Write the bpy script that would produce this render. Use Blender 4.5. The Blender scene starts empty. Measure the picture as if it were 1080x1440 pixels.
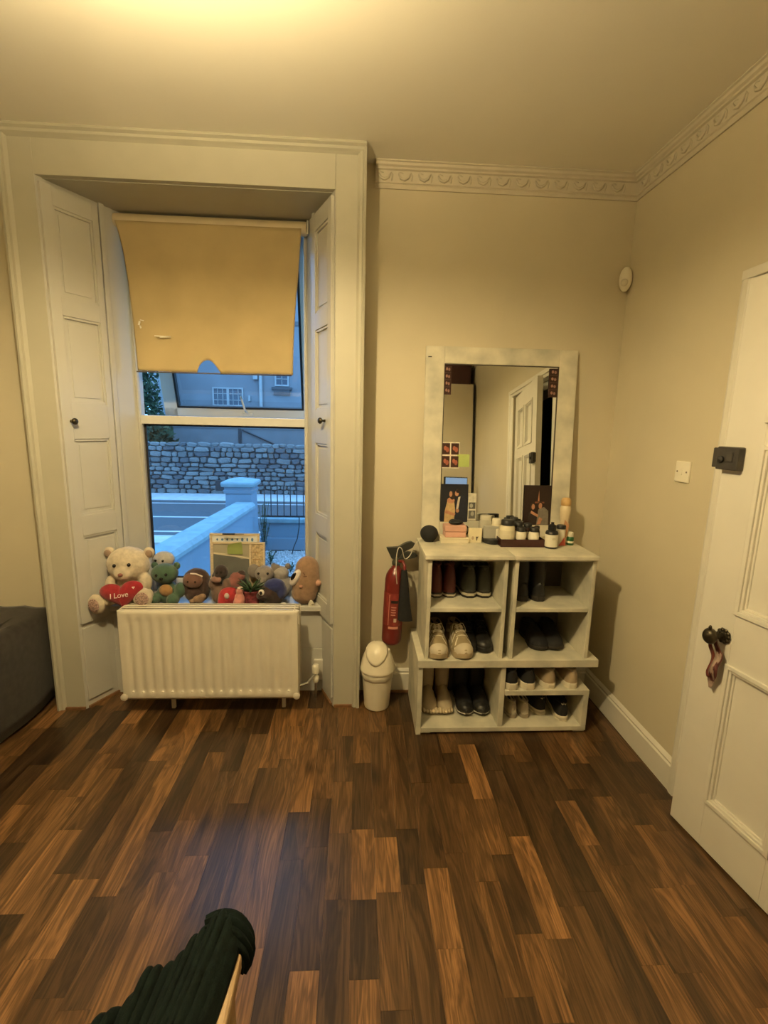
import bpy, bmesh, math, random
from mathutils import Vector, Matrix
random.seed(7)
C = bpy.context.scene.collection
PI = math.pi
sc = bpy.context.scene

# ------------------------------------------------------------------ camera
def make_camera():
    p, y, r = -0.1813, 0.0564, 0.0232
    fwd = Vector((math.sin(y)*math.cos(p), math.cos(y)*math.cos(p), math.sin(p)))
    right = Vector((math.cos(y), -math.sin(y), 0)); up = right.cross(fwd)
    r2 = right*math.cos(r) + up*math.sin(r); u2 = up*math.cos(r) - right*math.sin(r)
    cd = bpy.data.cameras.new('camera'); cd.sensor_fit = 'HORIZONTAL'; cd.sensor_width = 36
    cd.lens = 670.9/1080*36; cd.clip_start = 0.02; cd.clip_end = 200
    co = bpy.data.objects.new('camera', cd); C.objects.link(co)
    co.matrix_world = Matrix(((r2.x, u2.x, -fwd.x, 0), (r2.y, u2.y, -fwd.y, 0), (r2.z, u2.z, -fwd.z, 1.6), (0, 0, 0, 1)))
    sc.camera = co
make_camera()
# ------------------------------------------------------------------ world, exposure
SKY = (0.21, 0.52, 1.0); SKY_STRENGTH = 4.4
BULB_COLOR = (1.0, 0.77, 0.39); BULB_STRENGTH = 2150.0
w = bpy.data.worlds.new('dusk_sky'); sc.world = w; w.use_nodes = True
bg = w.node_tree.nodes['Background']; bg.inputs[0].default_value = (*SKY, 1); bg.inputs[1].default_value = SKY_STRENGTH
sc.view_settings.view_transform = 'Standard'; sc.view_settings.look = 'None'
sc.view_settings.gamma = 1; sc.view_settings.exposure = 0.0; sc.view_settings.use_curve_mapping = False
sc.cycles.max_bounces = 8; sc.cycles.diffuse_bounces = 5; sc.cycles.transparent_max_bounces = 16
sc.cycles.use_denoising = True; sc.cycles.caustics_reflective = False; sc.cycles.caustics_refractive = False

# ------------------------------------------------------------------ helpers
class MB:
    def __init__(s): s.v = []; s.f = []
    def add(s, vs, fs):
        o = len(s.v); s.v += [tuple(v) for v in vs]; s.f += [tuple(i+o for i in f) for f in fs]; return s
    def box(s, a, b):
        x0, y0, z0 = a; x1, y1, z1 = b
        return s.add([(x0,y0,z0),(x1,y0,z0),(x1,y1,z0),(x0,y1,z0),(x0,y0,z1),(x1,y0,z1),(x1,y1,z1),(x0,y1,z1)],
                     [(0,3,2,1),(4,5,6,7),(0,1,5,4),(1,2,6,5),(2,3,7,6),(3,0,4,7)])
    def loft(s, rings, c0=True, c1=True, close=True):
        n = len(rings[0]); vs = [p for r in rings for p in r]; fs = []
        for i in range(len(rings)-1):
            for j in range(n if close else n-1):
                k = (j+1) % n; fs.append((i*n+j, i*n+k, (i+1)*n+k, (i+1)*n+j))
        if c0: fs.append(tuple(range(n-1, -1, -1)))
        if c1: fs.append(tuple((len(rings)-1)*n+j for j in range(n)))
        return s.add(vs, fs)
    def lathe(s, prof, n=24, c=(0,0,0)):
        rings = [[(c[0]+r*math.cos(2*PI*j/n), c[1]+r*math.sin(2*PI*j/n), c[2]+z) for j in range(n)] for r, z in prof]
        return s.loft(rings)
    def tube(s, pts, r, n=8, caps=True):
        P = [Vector(p) for p in pts]; rings = []; prev = None
        for i, p in enumerate(P):
            t = (P[min(i+1, len(P)-1)] - P[max(i-1, 0)]).normalized()
            if prev is None:
                a = Vector((0,0,1)) if abs(t.z) < .9 else Vector((1,0,0)); prev = t.cross(a).normalized()
            prev = (prev - t*prev.dot(t)).normalized(); b = t.cross(prev)
            rr = r[i] if isinstance(r, (list, tuple)) else r
            rings.append([p + prev*rr*math.cos(2*PI*j/n) + b*rr*math.sin(2*PI*j/n) for j in range(n)])
        return s.loft(rings, caps, caps)
    def cyl(s, p0, p1, r0, r1=None, n=20): return s.tube([p0, p1], [r0, r0 if r1 is None else r1], n)
    def prism(s, poly, z0, z1):
        return s.loft([[(x, y, z0) for x, y in poly], [(x, y, z1) for x, y in poly]])
    def plate(s, poly, y0, y1):            # outline in x,z extruded along y
        return s.loft([[(x, y0, z) for x, z in poly], [(x, y1, z) for x, z in poly]])
    def profile_x(s, poly, x0, x1):        # outline in y,z extruded along x
        return s.loft([[(x0, y, z) for y, z in poly], [(x1, y, z) for y, z in poly]])
    def ell(s, c, r, nu=20, nv=12, R=None):
        rings = []
        for i in range(1, nv):
            a = PI*i/nv - PI/2; ring = []
            for j in range(nu):
                b = 2*PI*j/nu; q = Vector((r[0]*math.cos(a)*math.cos(b), r[1]*math.cos(a)*math.sin(b), r[2]*math.sin(a)))
                if R: q = R @ q
                ring.append((c[0]+q.x, c[1]+q.y, c[2]+q.z))
            rings.append(ring)
        q = Vector((0, 0, r[2]))
        if R: q = R @ q
        o = len(s.v); s.loft(rings, False, False)
        b = len(s.v); s.v += [(c[0]-q.x, c[1]-q.y, c[2]-q.z), (c[0]+q.x, c[1]+q.y, c[2]+q.z)]
        e = o + (nv-2)*nu
        for j in range(nu):
            k = (j+1) % nu; s.f.append((b, o+k, o+j)); s.f.append((b+1, e+j, e+k))
        return s
    def xf(s, M):
        s.v = [tuple(M @ Vector(v)) for v in s.v]; return s
    def mesh(s, name):
        me = bpy.data.meshes.new(name); me.from_pydata(s.v, [], s.f)
        bm = bmesh.new(); bm.from_mesh(me); bmesh.ops.recalc_face_normals(bm, faces=bm.faces); bm.to_mesh(me); bm.free()
        return me
    def build(s, name, mat, parent=None, smooth=False, bevel=0, loc=(0,0,0), rot=(0,0,0), solid=0, seg=2):
        me = s.mesh(name); me.materials.append(mat)
        if smooth:
            me.polygons.foreach_set('use_smooth', [True]*len(me.polygons)); me.set_sharp_from_angle(angle=math.radians(50))
        o = bpy.data.objects.new(name, me); C.objects.link(o); o.location = loc; o.rotation_euler = rot
        if parent: o.parent = parent
        if solid:
            m = o.modifiers.new('solid', 'SOLIDIFY'); m.thickness = solid; m.offset = 0
        if bevel:
            m = o.modifiers.new('bevel', 'BEVEL'); m.width = bevel; m.segments = seg; m.limit_method = 'ANGLE'; m.angle_limit = math.radians(40)
        return o
def box(name, a, b, mat, parent=None, bevel=0, **k): return MB().box(a, b).build(name, mat, parent, bevel=bevel, **k)
def tag(o, label, cat, group=None, kind=None):
    o['label'] = label
    if cat: o['category'] = cat
    if group: o['group'] = group
    if kind: o['kind'] = kind
    return o
def struct(o, label=None):
    o['kind'] = 'structure'
    if label: o['label'] = label
    return o
def thing(name, label, cat, loc=(0,0,0), rot=(0,0,0), group=None, kind=None):
    o = bpy.data.objects.new(name, None); C.objects.link(o); o.location = loc
    o.rotation_euler = rot if isinstance(rot, tuple) else (0, 0, rot); o.empty_display_size = .05
    return tag(o, label, cat, group, kind)
def copy_tree(o, parent=None):
    c = o.copy(); C.objects.link(c); c.parent = parent
    for ch in list(o.children): copy_tree(ch, c)
    return c
def interp(tab, x):
    if x <= tab[0][0]: return tab[0][1]
    for (a, p), (b, q) in zip(tab, tab[1:]):
        if x <= b:
            t = (x-a)/(b-a); return p + (q-p)*t
    return tab[-1][1]
def sinterp(tab, x):
    if x <= tab[0][0]: return tab[0][1]
    for (a, p), (b, q) in zip(tab, tab[1:]):
        if x <= b:
            t = (x-a)/(b-a); t = t*t*(3-2*t); return p + (q-p)*t
    return tab[-1][1]
def blob(name, ells, mat, parent, voxel=.006, fuzz=0, smooth_it=6):
    m = MB()
    for e in ells: m.ell(e[0], e[1], 16, 10, e[2] if len(e) > 2 else None)
    o = m.build(name, mat, parent, smooth=True)
    r = o.modifiers.new('remesh', 'REMESH'); r.mode = 'VOXEL'; r.voxel_size = voxel; r.use_smooth_shade = True
    sm = o.modifiers.new('smooth', 'SMOOTH'); sm.factor = .5; sm.iterations = smooth_it
    if fuzz:
        t = bpy.data.textures.get('fuzz') or bpy.data.textures.new('fuzz', 'CLOUDS'); t.noise_scale = .012
        d = o.modifiers.new('fuzz', 'DISPLACE'); d.texture = t; d.strength = fuzz; d.mid_level = .5
    return o
def text(name, s, size, mat, parent, loc, rot, extrude=.0006, shear=0):
    cu = bpy.data.curves.new(name, 'FONT'); cu.body = s; cu.size = size; cu.extrude = extrude; cu.align_x = 'CENTER'; cu.align_y = 'CENTER'; cu.shear = shear
    t = bpy.data.objects.new(name+'_tmp', cu); C.objects.link(t)
    dg = bpy.context.evaluated_depsgraph_get(); me = bpy.data.meshes.new_from_object(t.evaluated_get(dg))
    bpy.data.objects.remove(t); bpy.data.curves.remove(cu)
    me.materials.clear(); me.materials.append(mat)
    o = bpy.data.objects.new(name, me); C.objects.link(o); o.parent = parent; o.location = loc; o.rotation_euler = rot
    return o

# ------------------------------------------------------------------ materials
def node_mat(name):
    m = bpy.data.materials.new(name); m.use_nodes = True; nt = m.node_tree
    return m, nt, nt.nodes['Principled BSDF']
def N(nt, t, **k):
    n = nt.nodes.new(t)
    for a, b in k.items(): setattr(n, a, b)
    return n
def mat(name, col, rough=.5, var=.06, scale=12, bump=0, bscale=None, metal=0, sheen=0, coat=0, spec=.5, stretch=(1,1,1), dark=None):
    m, nt, p = node_mat(name)
    tc = N(nt, 'ShaderNodeTexCoord'); mp = N(nt, 'ShaderNodeMapping'); mp.inputs['Scale'].default_value = stretch
    nt.links.new(tc.outputs['Object'], mp.inputs[0])
    no = N(nt, 'ShaderNodeTexNoise'); no.inputs['Scale'].default_value = scale; no.inputs['Detail'].default_value = 5
    nt.links.new(mp.outputs[0], no.inputs['Vector'])
    cr = N(nt, 'ShaderNodeValToRGB'); e = cr.color_ramp.elements
    d = dark or tuple(max(0, c*(1-2*var)) for c in col)
    e[0].position = .3; e[0].color = (*d, 1); e[1].position = .7; e[1].color = (*[min(1, c*(1+var*.5)) for c in col], 1)
    nt.links.new(no.outputs['Fac'], cr.inputs[0]); nt.links.new(cr.outputs[0], p.inputs['Base Color'])
    p.inputs['Roughness'].default_value = rough; p.inputs['Metallic'].default_value = metal
    p.inputs['Specular IOR Level'].default_value = spec
    if sheen: p.inputs['Sheen Weight'].default_value = sheen; p.inputs['Sheen Roughness'].default_value = .5
    if coat: p.inputs['Coat Weight'].default_value = coat; p.inputs['Coat Roughness'].default_value = .08
    if bump:
        n2 = N(nt, 'ShaderNodeTexNoise'); n2.inputs['Scale'].default_value = bscale or scale*4; n2.inputs['Detail'].default_value = 3
        nt.links.new(mp.outputs[0], n2.inputs['Vector'])
        b = N(nt, 'ShaderNodeBump'); b.inputs['Strength'].default_value = bump; b.inputs['Distance'].default_value = .004
        nt.links.new(n2.outputs['Fac'], b.inputs['Height']); nt.links.new(b.outputs[0], p.inputs['Normal'])
    return m
def emis(name, col, s):
    m, nt, p = node_mat(name); p.inputs['Base Color'].default_value = (*col, 1)
    p.inputs['Emission Color'].default_value = (*col, 1); p.inputs['Emission Strength'].default_value = s
    return m
def glass(name, tint=(1,1,1), gloss=.06):
    m, nt, p = node_mat(name); nt.nodes.remove(p)
    out = [n for n in nt.nodes if n.type == 'OUTPUT_MATERIAL'][0]
    t = N(nt, 'ShaderNodeBsdfTransparent'); t.inputs[0].default_value = (*tint, 1)
    g = N(nt, 'ShaderNodeBsdfGlossy'); g.inputs['Roughness'].default_value = .02
    lw = N(nt, 'ShaderNodeFresnel'); lw.inputs[0].default_value = 1.45
    mx = N(nt, 'ShaderNodeMixShader'); nt.links.new(lw.outputs[0], mx.inputs[0])
    nt.links.new(t.outputs[0], mx.inputs[1]); nt.links.new(g.outputs[0], mx.inputs[2]); nt.links.new(mx.outputs[0], out.inputs[0])
    return m
def wood_floor():
    m, nt, p = node_mat('laminate')
    ge = N(nt, 'ShaderNodeNewGeometry'); oi = N(nt, 'ShaderNodeObjectInfo')
    sx = N(nt, 'ShaderNodeVectorMath', operation='SCALE'); sx.inputs[3].default_value = 1
    cmb = N(nt, 'ShaderNodeCombineXYZ')
    mu = N(nt, 'ShaderNodeMath', operation='MULTIPLY'); mu.inputs[1].default_value = 60
    nt.links.new(oi.outputs['Random'], mu.inputs[0])
    for i in range(3): nt.links.new(mu.outputs[0], cmb.inputs[i])
    ad = N(nt, 'ShaderNodeVectorMath', operation='ADD'); nt.links.new(ge.outputs['Position'], ad.inputs[0]); nt.links.new(cmb.outputs[0], ad.inputs[1])
    mp = N(nt, 'ShaderNodeMapping'); mp.inputs['Scale'].default_value = (11, 1.3, 1); nt.links.new(ad.outputs[0], mp.inputs[0])
    n1 = N(nt, 'ShaderNodeTexNoise'); n1.inputs['Scale'].default_value = 1.1; n1.inputs['Detail'].default_value = 4; n1.inputs['Distortion'].default_value = 1.2
    nt.links.new(mp.outputs[0], n1.inputs['Vector'])
    # rings from contours of the slow noise
    m2 = N(nt, 'ShaderNodeMath', operation='MULTIPLY'); m2.inputs[1].default_value = 48; nt.links.new(n1.outputs['Fac'], m2.inputs[0])
    sn = N(nt, 'ShaderNodeMath', operation='SINE'); nt.links.new(m2.outputs[0], sn.inputs[0])
    mp2 = N(nt, 'ShaderNodeMapping'); mp2.inputs['Scale'].default_value = (150, 5, 1); nt.links.new(ad.outputs[0], mp2.inputs[0])
    n2 = N(nt, 'ShaderNodeTexNoise'); n2.inputs['Scale'].default_value = 1.6; n2.inputs['Detail'].default_value = 6; nt.links.new(mp2.outputs[0], n2.inputs['Vector'])
    cr = N(nt, 'ShaderNodeValToRGB'); e = cr.color_ramp.elements
    e[0].position = 0; e[0].color = (.052, .029, .0138, 1); e[1].position = 1; e[1].color = (.275, .138, .054, 1)
    for pos, c in ((.20, (.074, .040, .018)), (.42, (.112, .059, .025)), (.64, (.165, .084, .033)), (.84, (.215, .108, .042))):
        x = cr.color_ramp.elements.new(pos); x.color = (*c, 1)
    nt.links.new(oi.outputs['Random'], cr.inputs[0])
    # combine
    mr = N(nt, 'ShaderNodeMapRange'); mr.inputs[1].default_value = -1; mr.inputs[2].default_value = 1; mr.inputs[3].default_value = .62; mr.inputs[4].default_value = 1.16
    nt.links.new(sn.outputs[0], mr.inputs[0])
    mr2 = N(nt, 'ShaderNodeMapRange'); mr2.inputs[1].default_value = .3; mr2.inputs[2].default_value = .72; mr2.inputs[3].default_value = .55; mr2.inputs[4].default_value = 1.25
    nt.links.new(n2.outputs['Fac'], mr2.inputs[0])
    mr3 = N(nt, 'ShaderNodeMapRange'); mr3.inputs[1].default_value = .26; mr3.inputs[2].default_value = .6; mr3.inputs[3].default_value = .36; mr3.inputs[4].default_value = 1.12
    nt.links.new(n1.outputs['Fac'], mr3.inputs[0])
    # knots
    mpk = N(nt, 'ShaderNodeMapping'); mpk.inputs['Scale'].default_value = (6, 2.2, 1); nt.links.new(ad.outputs[0], mpk.inputs[0])
    vo = N(nt, 'ShaderNodeTexVoronoi'); vo.inputs['Scale'].default_value = 1.0; nt.links.new(mpk.outputs[0], vo.inputs['Vector'])
    mrk = N(nt, 'ShaderNodeMapRange'); mrk.inputs[1].default_value = .03; mrk.inputs[2].default_value = .20; mrk.inputs[3].default_value = .25; mrk.inputs[4].default_value = 1
    nt.links.new(vo.outputs['Distance'], mrk.inputs[0])
    a = N(nt, 'ShaderNodeMath', operation='MULTIPLY'); nt.links.new(mr.outputs[0], a.inputs[0]); nt.links.new(mr2.outputs[0], a.inputs[1])
    b = N(nt, 'ShaderNodeMath', operation='MULTIPLY'); nt.links.new(a.outputs[0], b.inputs[0]); nt.links.new(mr3.outputs[0], b.inputs[1])
    c = N(nt, 'ShaderNodeMath', operation='MULTIPLY'); nt.links.new(b.outputs[0], c.inputs[0]); nt.links.new(mrk.outputs[0], c.inputs[1])
    vm = N(nt, 'ShaderNodeVectorMath', operation='SCALE'); nt.links.new(cr.outputs[0], vm.inputs[0]); nt.links.new(c.outputs[0], vm.inputs[3])
    nt.links.new(vm.outputs[0], p.inputs['Base Color'])
    p.inputs['Roughness'].default_value = .30; p.inputs['Specular IOR Level'].default_value = .5
    bu = N(nt, 'ShaderNodeBump'); bu.inputs['Strength'].default_value = .12; bu.inputs['Distance'].default_value = .001
    nt.links.new(n2.outputs['Fac'], bu.inputs['Height']); nt.links.new(bu.outputs[0], p.inputs['Normal'])
    return m
M = {}
M['wall'] = mat('wall_paint', (.60, .545, .41), .75, .025, 3, bump=.10, bscale=140)
M['ceil'] = mat('ceiling_paint', (.88, .85, .77), .85, .02, 2, bump=.05, bscale=90)
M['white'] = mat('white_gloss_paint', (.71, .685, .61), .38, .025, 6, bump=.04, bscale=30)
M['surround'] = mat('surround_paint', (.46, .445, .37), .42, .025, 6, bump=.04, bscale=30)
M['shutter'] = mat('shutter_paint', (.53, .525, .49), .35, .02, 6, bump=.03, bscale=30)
M['cornice'] = mat('plaster_paint', (.60, .55, .44), .7, .03, 20)
M['upvc'] = mat('white_upvc', (.62, .62, .61), .3, .015, 6)
M['gasket'] = mat('black_gasket', (.012, .012, .014), .6, .05, 20)
M['rad'] = mat('radiator_enamel', (.70, .655, .56), .35, .03, 8)
M['floor'] = wood_floor()
M['bead'] = mat('floor_beading', (.20, .10, .045), .5, .15, 40)
M['glass'] = glass('clear_glass')
M['blind'] = mat('blind_fabric', (.50, .395, .21), .85, .05, 5, bump=.2, bscale=500)
M['blindtube'] = mat('blind_tube', (.66, .56, .38), .6, .04, 9)
M['patina'] = mat('whitewashed_board', (.72, .68, .55), .55, .05, 7, bump=.06, bscale=40, dark=(.43, .425, .355))
M['mirror'] = mat('mirror_silver', (.82, .84, .82), .015, 0, 1, metal=1)
M['black'] = mat('black_plastic', (.014, .014, .015), .45, .1, 30)
M['blackm'] = mat('black_matte', (.012, .012, .013), .85, .1, 60, bump=.2)
M['darkred'] = mat('dark_red_plastic', (.045, .012, .012), .25, .1, 20)
M['whiteplastic'] = mat('white_plastic', (.82, .78, .66), .35, .02, 10)
M['red'] = mat('red_enamel', (.155, .016, .014), .3, .05, 10, coat=.3)
M['redlabel'] = mat('red_label', (.24, .035, .028), .4, .15, 60)
M['bronze'] = mat('aged_bronze', (.075, .062, .040), .4, .3, 40, metal=.8)
M['lock'] = mat('rim_lock_paint', (.06, .055, .048), .45, .15, 20, metal=.4)
M['chrome'] = mat('chrome', (.7, .7, .68), .2, .02, 10, metal=1)
M['oak'] = mat('pale_wood', (.40, .27, .15), .5, .12, 6, stretch=(12, 1, 12))
M['greencord'] = mat('green_corduroy', (.0042, .0092, .0078), .95, .25, 60, bump=.3, bscale=400, spec=.15)
M['throw'] = mat('grey_throw', (.026, .021, .018), .9, .25, 30, bump=.4, bscale=300, sheen=.15)

# ------------------------------------------------------------------ room shell
YB, YC, YW, XR, ZC = 2.672, 2.505, 2.916, 1.436, 2.887
XL, YR = -2.75, -2.2
ZI = 2.689; OL, OR_, IL, IR, WL, WR = -1.643, .0215, -1.498, -.1225, -1.278, -.306
WALL_OUT = 2.96
m = MB()
m.prism([(IR+.002, YC+.03), (WR+.002, YW), (WR+.002, WALL_OUT), (XR+.25, WALL_OUT), (XR+.25, YB), (OR_-.02, YB), (OR_-.02, YC+.03)], -.7, ZC+.1)
m.prism([(IL-.002, YC+.03), (OL+.02, YC+.03), (OL+.02, YB), (XL-.2, YB), (XL-.2, WALL_OUT), (WL-.002, WALL_OUT), (WL-.002, YW)], -.7, ZC+.1)
m.box((IL-.1, YC+.03, ZI+.002), (IR+.1, WALL_OUT, ZC+.1))
m.prism([(IL-.05, 2.69), (IR+.05, 2.69), (IR+.05, WALL_OUT), (IL-.05, WALL_OUT)], -.7, .515)
struct(m.build('wall_back', M['wall']), 'cream painted wall with a deep window recess')
DY0, DY1, DZ = .815, 1.725, 2.135          # door opening in the right wall
m = MB()
m.box((XR, DY1, -.1), (XR+.2, YB+.05, ZC+.1)); m.box((XR, YR-.2, -.1), (XR+.2, DY0, ZC+.1)); m.box((XR, DY0, DZ), (XR+.2, DY1, ZC+.1))
struct(m.build('wall_right', M['wall']), 'cream painted wall with the doorway')
struct(box('wall_left', (XL-.2, YR-.2, -.1), (XL, YB+.05, ZC+.1), M['wall']), 'cream painted side wall beside the bed')
struct(box('wall_rear', (XL, YR-.2, -.1), (XR, YR, ZC+.1), M['wall']), 'cream painted wall behind the viewer')
struct(box('ceiling', (XL-.2, YR-.2, ZC), (XR+.25, YB, ZC+.15), M['ceil']), 'plain cream ceiling')
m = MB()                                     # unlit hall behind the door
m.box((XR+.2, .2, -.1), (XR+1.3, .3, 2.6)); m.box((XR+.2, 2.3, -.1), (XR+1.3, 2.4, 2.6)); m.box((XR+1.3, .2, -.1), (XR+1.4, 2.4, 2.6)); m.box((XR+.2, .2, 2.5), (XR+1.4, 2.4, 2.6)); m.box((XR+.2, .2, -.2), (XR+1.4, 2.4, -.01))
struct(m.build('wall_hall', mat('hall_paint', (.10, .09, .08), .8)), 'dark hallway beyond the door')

# floor with separate strips
floor = struct(box('floor', (XL, YR, -.12), (XR+.2, YB+.05, -.012), mat('underlay', (.03, .02, .012), .9)), 'dark brown wood strip laminate floor')
pw = .0885
unit = MB().box((-.5, -.5, -1), (.5, .5, 0)).mesh('floor_strip'); unit.materials.append(M['floor'])
rest = MB(); x = XL
while x < XR+.18:
    y = YR - random.uniform(0, .6)
    while y < YB:
        L = random.choice((.22, .28, .35, .42, .5, .62, .8)) * random.uniform(.9, 1.1)
        y1 = min(y+L, YB+.04); x1 = min(x+pw, XR+.19); g = .0005
        if y1 > YR and y1 - y > .02:
            ya = max(y, YR); cx = (x+x1)/2
            if y1 > .72 and x1 > -1.95 and x < XR:
                o = bpy.data.objects.new('plank', unit); C.objects.link(o); o.parent = floor
                o.location = (cx, (ya+y1)/2, random.uniform(-.0003, 0)); o.scale = (x1-x-g, y1-ya-g, .011)
            else: rest.box((x+g/2, ya+g/2, -.011), (x1-g/2, y1-g/2, 0))
        y = y1
        if y >= YB+.03: break
    x += pw
o = rest.build('far_planks', M['floor'], floor); o['kind'] = 'stuff'

# window casing (surround)
cas = struct(thing('trim_1', 'white painted window surround with moulded outer edge', None, (0,0,0)))
def part(name, m, mt, parent, **k): return m.build(name, mt, parent, **k)
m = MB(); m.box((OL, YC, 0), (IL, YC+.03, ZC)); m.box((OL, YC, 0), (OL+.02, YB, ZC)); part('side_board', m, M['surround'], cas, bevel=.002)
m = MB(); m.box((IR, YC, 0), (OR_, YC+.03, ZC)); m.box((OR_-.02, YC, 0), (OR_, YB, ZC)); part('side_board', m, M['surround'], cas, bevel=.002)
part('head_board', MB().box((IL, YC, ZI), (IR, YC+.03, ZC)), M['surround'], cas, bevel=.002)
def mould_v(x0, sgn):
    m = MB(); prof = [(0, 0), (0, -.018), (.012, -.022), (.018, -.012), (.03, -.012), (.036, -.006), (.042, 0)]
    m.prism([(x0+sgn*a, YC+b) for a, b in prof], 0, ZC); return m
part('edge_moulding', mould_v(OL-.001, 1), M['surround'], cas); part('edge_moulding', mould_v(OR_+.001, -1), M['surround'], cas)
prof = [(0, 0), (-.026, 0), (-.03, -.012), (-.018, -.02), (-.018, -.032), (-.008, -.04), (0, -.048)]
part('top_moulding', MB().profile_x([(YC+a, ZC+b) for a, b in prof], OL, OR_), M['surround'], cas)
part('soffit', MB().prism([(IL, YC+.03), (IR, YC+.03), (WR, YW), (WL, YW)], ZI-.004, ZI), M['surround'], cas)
bead = struct(thing('trim_2', 'thin brown floor beading along the window recess', None))
def beadrun(pts):
    for a, b in zip(pts, pts[1:]):
        d = (Vector((*b, 0))-Vector((*a, 0))); n = Vector((d.y, -d.x, 0)).normalized()*.012
        if n.y > 0: n = -n
        MB().prism([a, b, (b[0]+n.x, b[1]+n.y), (a[0]+n.x, a[1]+n.y)], 0, .014).build('bead_strip', M['bead'], bead)
beadrun([(OL+.04, YC), (IL, YC)]); beadrun([(IR, YC), (OR_-.04, YC)])
beadrun([(IL+.01, YC+.01), (-1.402, 2.685)]); beadrun([(-.195, 2.685), (IR-.01, YC+.01)])
beadrun([(OR_, YB-.02), (.33, YB-.02)])

# ---- window
win = struct(thing('window_1', 'white sash window with panelled shutters and an open top sash', None))
RA = {'L': (Vector((IL, YC, 0)), Vector((WL, YW, 0))), 'R': (Vector((IR, YC, 0)), Vector((WR, YW, 0)))}
def reveal_box(m, side, t0, t1, z0, z1, d0, d1):
    A, B = RA[side]; T = B-A; n = Vector((T.y, -T.x, 0)).normalized()
    if side == 'R': n = -n
    q = [A+T*t0+n*d0, A+T*t1+n*d0, A+T*t1+n*d1, A+T*t0+n*d1]
    return m.prism([(p.x, p.y) for p in q], z0, z1)
def rpoint(side, t, z, d):
    A, B = RA[side]; T = B-A; n = Vector((T.y, -T.x, 0)).normalized()
    if side == 'R': n = -n
    p = A+T*t+n*d; return Vector((p.x, p.y, z)), n
rows = [(2.175, 2.58), (1.67, 2.09), (1.09, 1.49), (.60, .98)]
for side in 'LR':
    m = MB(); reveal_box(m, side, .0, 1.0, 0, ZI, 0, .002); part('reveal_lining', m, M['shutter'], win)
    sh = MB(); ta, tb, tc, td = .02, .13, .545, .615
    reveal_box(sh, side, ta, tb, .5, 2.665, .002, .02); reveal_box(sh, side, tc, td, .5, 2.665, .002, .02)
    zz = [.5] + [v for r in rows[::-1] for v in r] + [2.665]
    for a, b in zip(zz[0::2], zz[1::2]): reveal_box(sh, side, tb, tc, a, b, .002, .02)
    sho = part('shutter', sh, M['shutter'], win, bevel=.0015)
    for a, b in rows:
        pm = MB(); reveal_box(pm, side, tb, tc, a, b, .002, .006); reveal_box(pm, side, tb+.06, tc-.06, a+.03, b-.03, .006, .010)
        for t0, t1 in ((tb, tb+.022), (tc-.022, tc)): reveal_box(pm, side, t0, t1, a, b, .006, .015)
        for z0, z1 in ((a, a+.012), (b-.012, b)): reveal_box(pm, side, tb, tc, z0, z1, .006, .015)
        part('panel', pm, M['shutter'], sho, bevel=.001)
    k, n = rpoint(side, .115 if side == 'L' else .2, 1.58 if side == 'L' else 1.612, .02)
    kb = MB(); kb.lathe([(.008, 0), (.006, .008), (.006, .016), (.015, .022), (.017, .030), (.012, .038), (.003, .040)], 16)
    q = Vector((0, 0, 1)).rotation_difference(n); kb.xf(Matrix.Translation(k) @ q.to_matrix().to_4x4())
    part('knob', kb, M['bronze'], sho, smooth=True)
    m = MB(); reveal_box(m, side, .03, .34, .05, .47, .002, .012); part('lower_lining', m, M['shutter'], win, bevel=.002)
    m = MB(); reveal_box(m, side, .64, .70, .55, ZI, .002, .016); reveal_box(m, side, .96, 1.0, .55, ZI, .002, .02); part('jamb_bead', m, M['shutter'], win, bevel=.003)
# apron + sill
part('apron', MB().box((-1.43, 2.675, 0), (-.17, 2.69, .27)).box((-1.43, 2.68, .272), (-.17, 2.69, .52)), M['shutter'], win, bevel=.001)
part('sill', MB().prism([(-1.435, 2.645), (-.165, 2.645), (-.185, 2.69), (WR+.03, YW+.01), (WL-.03, YW+.01), (-1.415, 2.69)], .518, .55), M['shutter'], win, bevel=.005)
# frame (upvc)
FY0, FY1 = YW-.005, YW+.045
m = MB(); m.box((WL-.02, FY0, .55), (WL+.012, FY1, ZI)); m.box((WR-.012, FY0, .55), (WR+.02, FY1, ZI)); m.box((WL, FY0, 2.64), (WR, FY1, ZI)); m.box((WL, FY0, .55), (WR, FY1, .625))
part('frame', m, M['upvc'], win, bevel=.004)
part('transom', MB().box((WL+.012, FY0-.012, 1.572), (WR-.012, FY1, 1.622)), M['upvc'], win, bevel=.004)
m = MB(); g0, g1 = WL+.012, WR-.012
m.box((g0, YW+.02, .625), (g0+.012, YW+.03, 1.572)); m.box((g1-.006, YW+.02, .625), (g1, YW+.03, 1.572)); m.box((g0, YW+.02, 1.562), (g1, YW+.03, 1.572)); m.box((g0, YW+.02, .625), (g1, YW+.03, .634))
part('gasket', m, M['gasket'], win)
part('pane', MB().box((g0, YW+.024, .625), (g1, YW+.027, 1.572)), M['glass'], win)
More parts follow.
